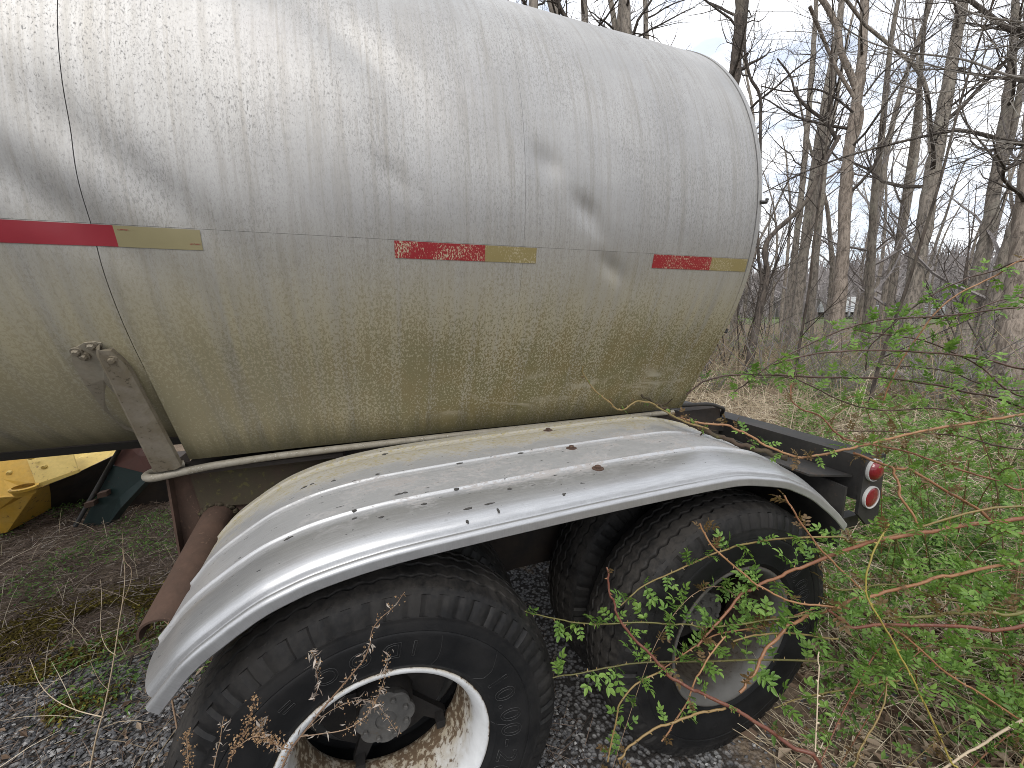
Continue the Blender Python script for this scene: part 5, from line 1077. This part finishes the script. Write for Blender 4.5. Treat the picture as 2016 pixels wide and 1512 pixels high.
# ================================================================== dried weeds beside the front wheel
def weed(label, stalks, seed, mats, seeds=0, curls=0, rootpt=None):
    r2 = np.random.default_rng(seed); P0 = at_d(*stalks[0][0][0], stalks[0][1]); rp = rootpt or (P0[0], P0[1])
    w = thing('dried_weed', (rp[0], rp[1], 0), label, 'weed'); mat = MAT[mats]; sm, cm = MB(), MB(); main = MB()
    for pts, d, w0, w1, sd in stalks:
        P = spline(np.array([at_d(x, y, d) for x, y in pts]), 6); ra = np.linspace(w0, w1, len(P))*d/F_PX/2*wpx(*pts[0])
        if pts is stalks[0][0]: P = np.concatenate([[np.array([rp[0], rp[1], -.02])], P]); ra = np.concatenate([[ra[0]], ra])
        main.tube(P, ra, 6, r2.random())
        if sd:
            n = int(sd); idx = r2.integers(len(P)//3, len(P), n); c = P[idx]+r2.normal(0, .006, (n, 3)); V, F = scatter_quads(n, c, up_noise(r2, n, 1.5), r2.uniform(.003, .0065, n), .8, r2, .8); sm.add(V, F, np.repeat(r2.random(n), 5))
        if curls:
            n = curls; idx = r2.integers(2, len(P), n); c = P[idx]+r2.normal(0, .005, (n, 3)); V, F = scatter_quads(n, c, unit(r2.normal(0, 1, (n, 3)))*np.sqrt(n), r2.uniform(.010, .026, n), .16, r2, .3); cm.add(V, F, np.repeat(r2.random(n), 5))
    part('stalk', main, mat, w, True)
    if sm.n: part('seed_heads', sm, MAT['seed'], w, stuff=True)
    if cm.n: part('curled_leaves', cm, MAT['curl'], w, stuff=True)
weed('pale dry weed stalk with forked twigs standing before the pipe', [([(176, 1520), (190, 1450), (205, 1395), (222, 1310), (234, 1230), (242, 1180), (246, 1130), (241, 1080)], 1.42, 6, 1.5, 0), ([(204, 1412), (150, 1398), (105, 1375), (78, 1345), (64, 1310), (58, 1295)], 1.42, 3.5, 1.5, 0), ([(240, 1190), (256, 1150), (258, 1120), (245, 1100), (240, 1040)], 1.42, 2, 1, 0), ([(228, 1290), (210, 1275), (198, 1240), (200, 1180), (198, 1140)], 1.42, 2, 1, 0), ([(215, 1360), (196, 1340), (182, 1312), (178, 1300)], 1.42, 1.5, 1, 0), ([(75, 1360), (70, 1400), (68, 1415)], 1.42, 1.5, 1, 0)], 1, 'stalk')
weed('tangled brown weed of curled leaves hanging along the white rim', [([(548, 1530), (570, 1480), (600, 1440), (640, 1390), (670, 1355), (695, 1325), (715, 1300), (728, 1270), (733, 1240), (752, 1215), (775, 1195), (797, 1165)], .90, 7, 1.6, 60), ([(590, 1450), (630, 1445), (680, 1436), (720, 1410), (745, 1370), (758, 1330), (764, 1285)], .88, 3, 1.5, 90), ([(575, 1478), (540, 1465), (510, 1440), (518, 1420)], .88, 3, 2, 90), ([(600, 1440), (650, 1400), (700, 1380), (740, 1385), (780, 1440)], .92, 2, 1, 40), ([(618, 1380), (626, 1345), (620, 1300), (615, 1285)], .91, 1.8, 1.2, 14)], 2, 'stalk_red', curls=46, rootpt=(-.30, .78))
weed('brown seed spikes rising before the front tyre', [([(440, 1530), (455, 1490), (470, 1462), (482, 1440), (492, 1410), (502, 1375)], .84, 3.5, 1.5, 150), ([(468, 1470), (500, 1450), (530, 1455), (560, 1475)], .84, 3, 2, 160), ([(455, 1500), (460, 1475), (462, 1462)], .84, 2, 1.5, 30)], 3, 'stalk_red')
weed('thin brown seed spike before the tyre tread', [([(372, 1530), (370, 1490), (367, 1445)], .88, 3, 2, 110)], 4, 'stalk_red')
weed('greyish dry stalk with curled leaves before the tyre sidewall', [([(418, 1530), (425, 1490), (433, 1460), (437, 1430), (441, 1410)], .86, 4, 2, 12)], 5, 'stalk_red', curls=14)
weed('lichen spotted twig leaning between the pipe and the fender', [([(318, 1262), (330, 1235), (338, 1190), (352, 1150), (372, 1100), (400, 1050)], 1.30, 5, 2, 0), ([(332, 1230), (318, 1215), (310, 1180)], 1.30, 2.5, 1.5, 0), ([(372, 1150), (385, 1120), (405, 1085)], 1.32, 4, 2, 0)], 6, 'stalk_red')
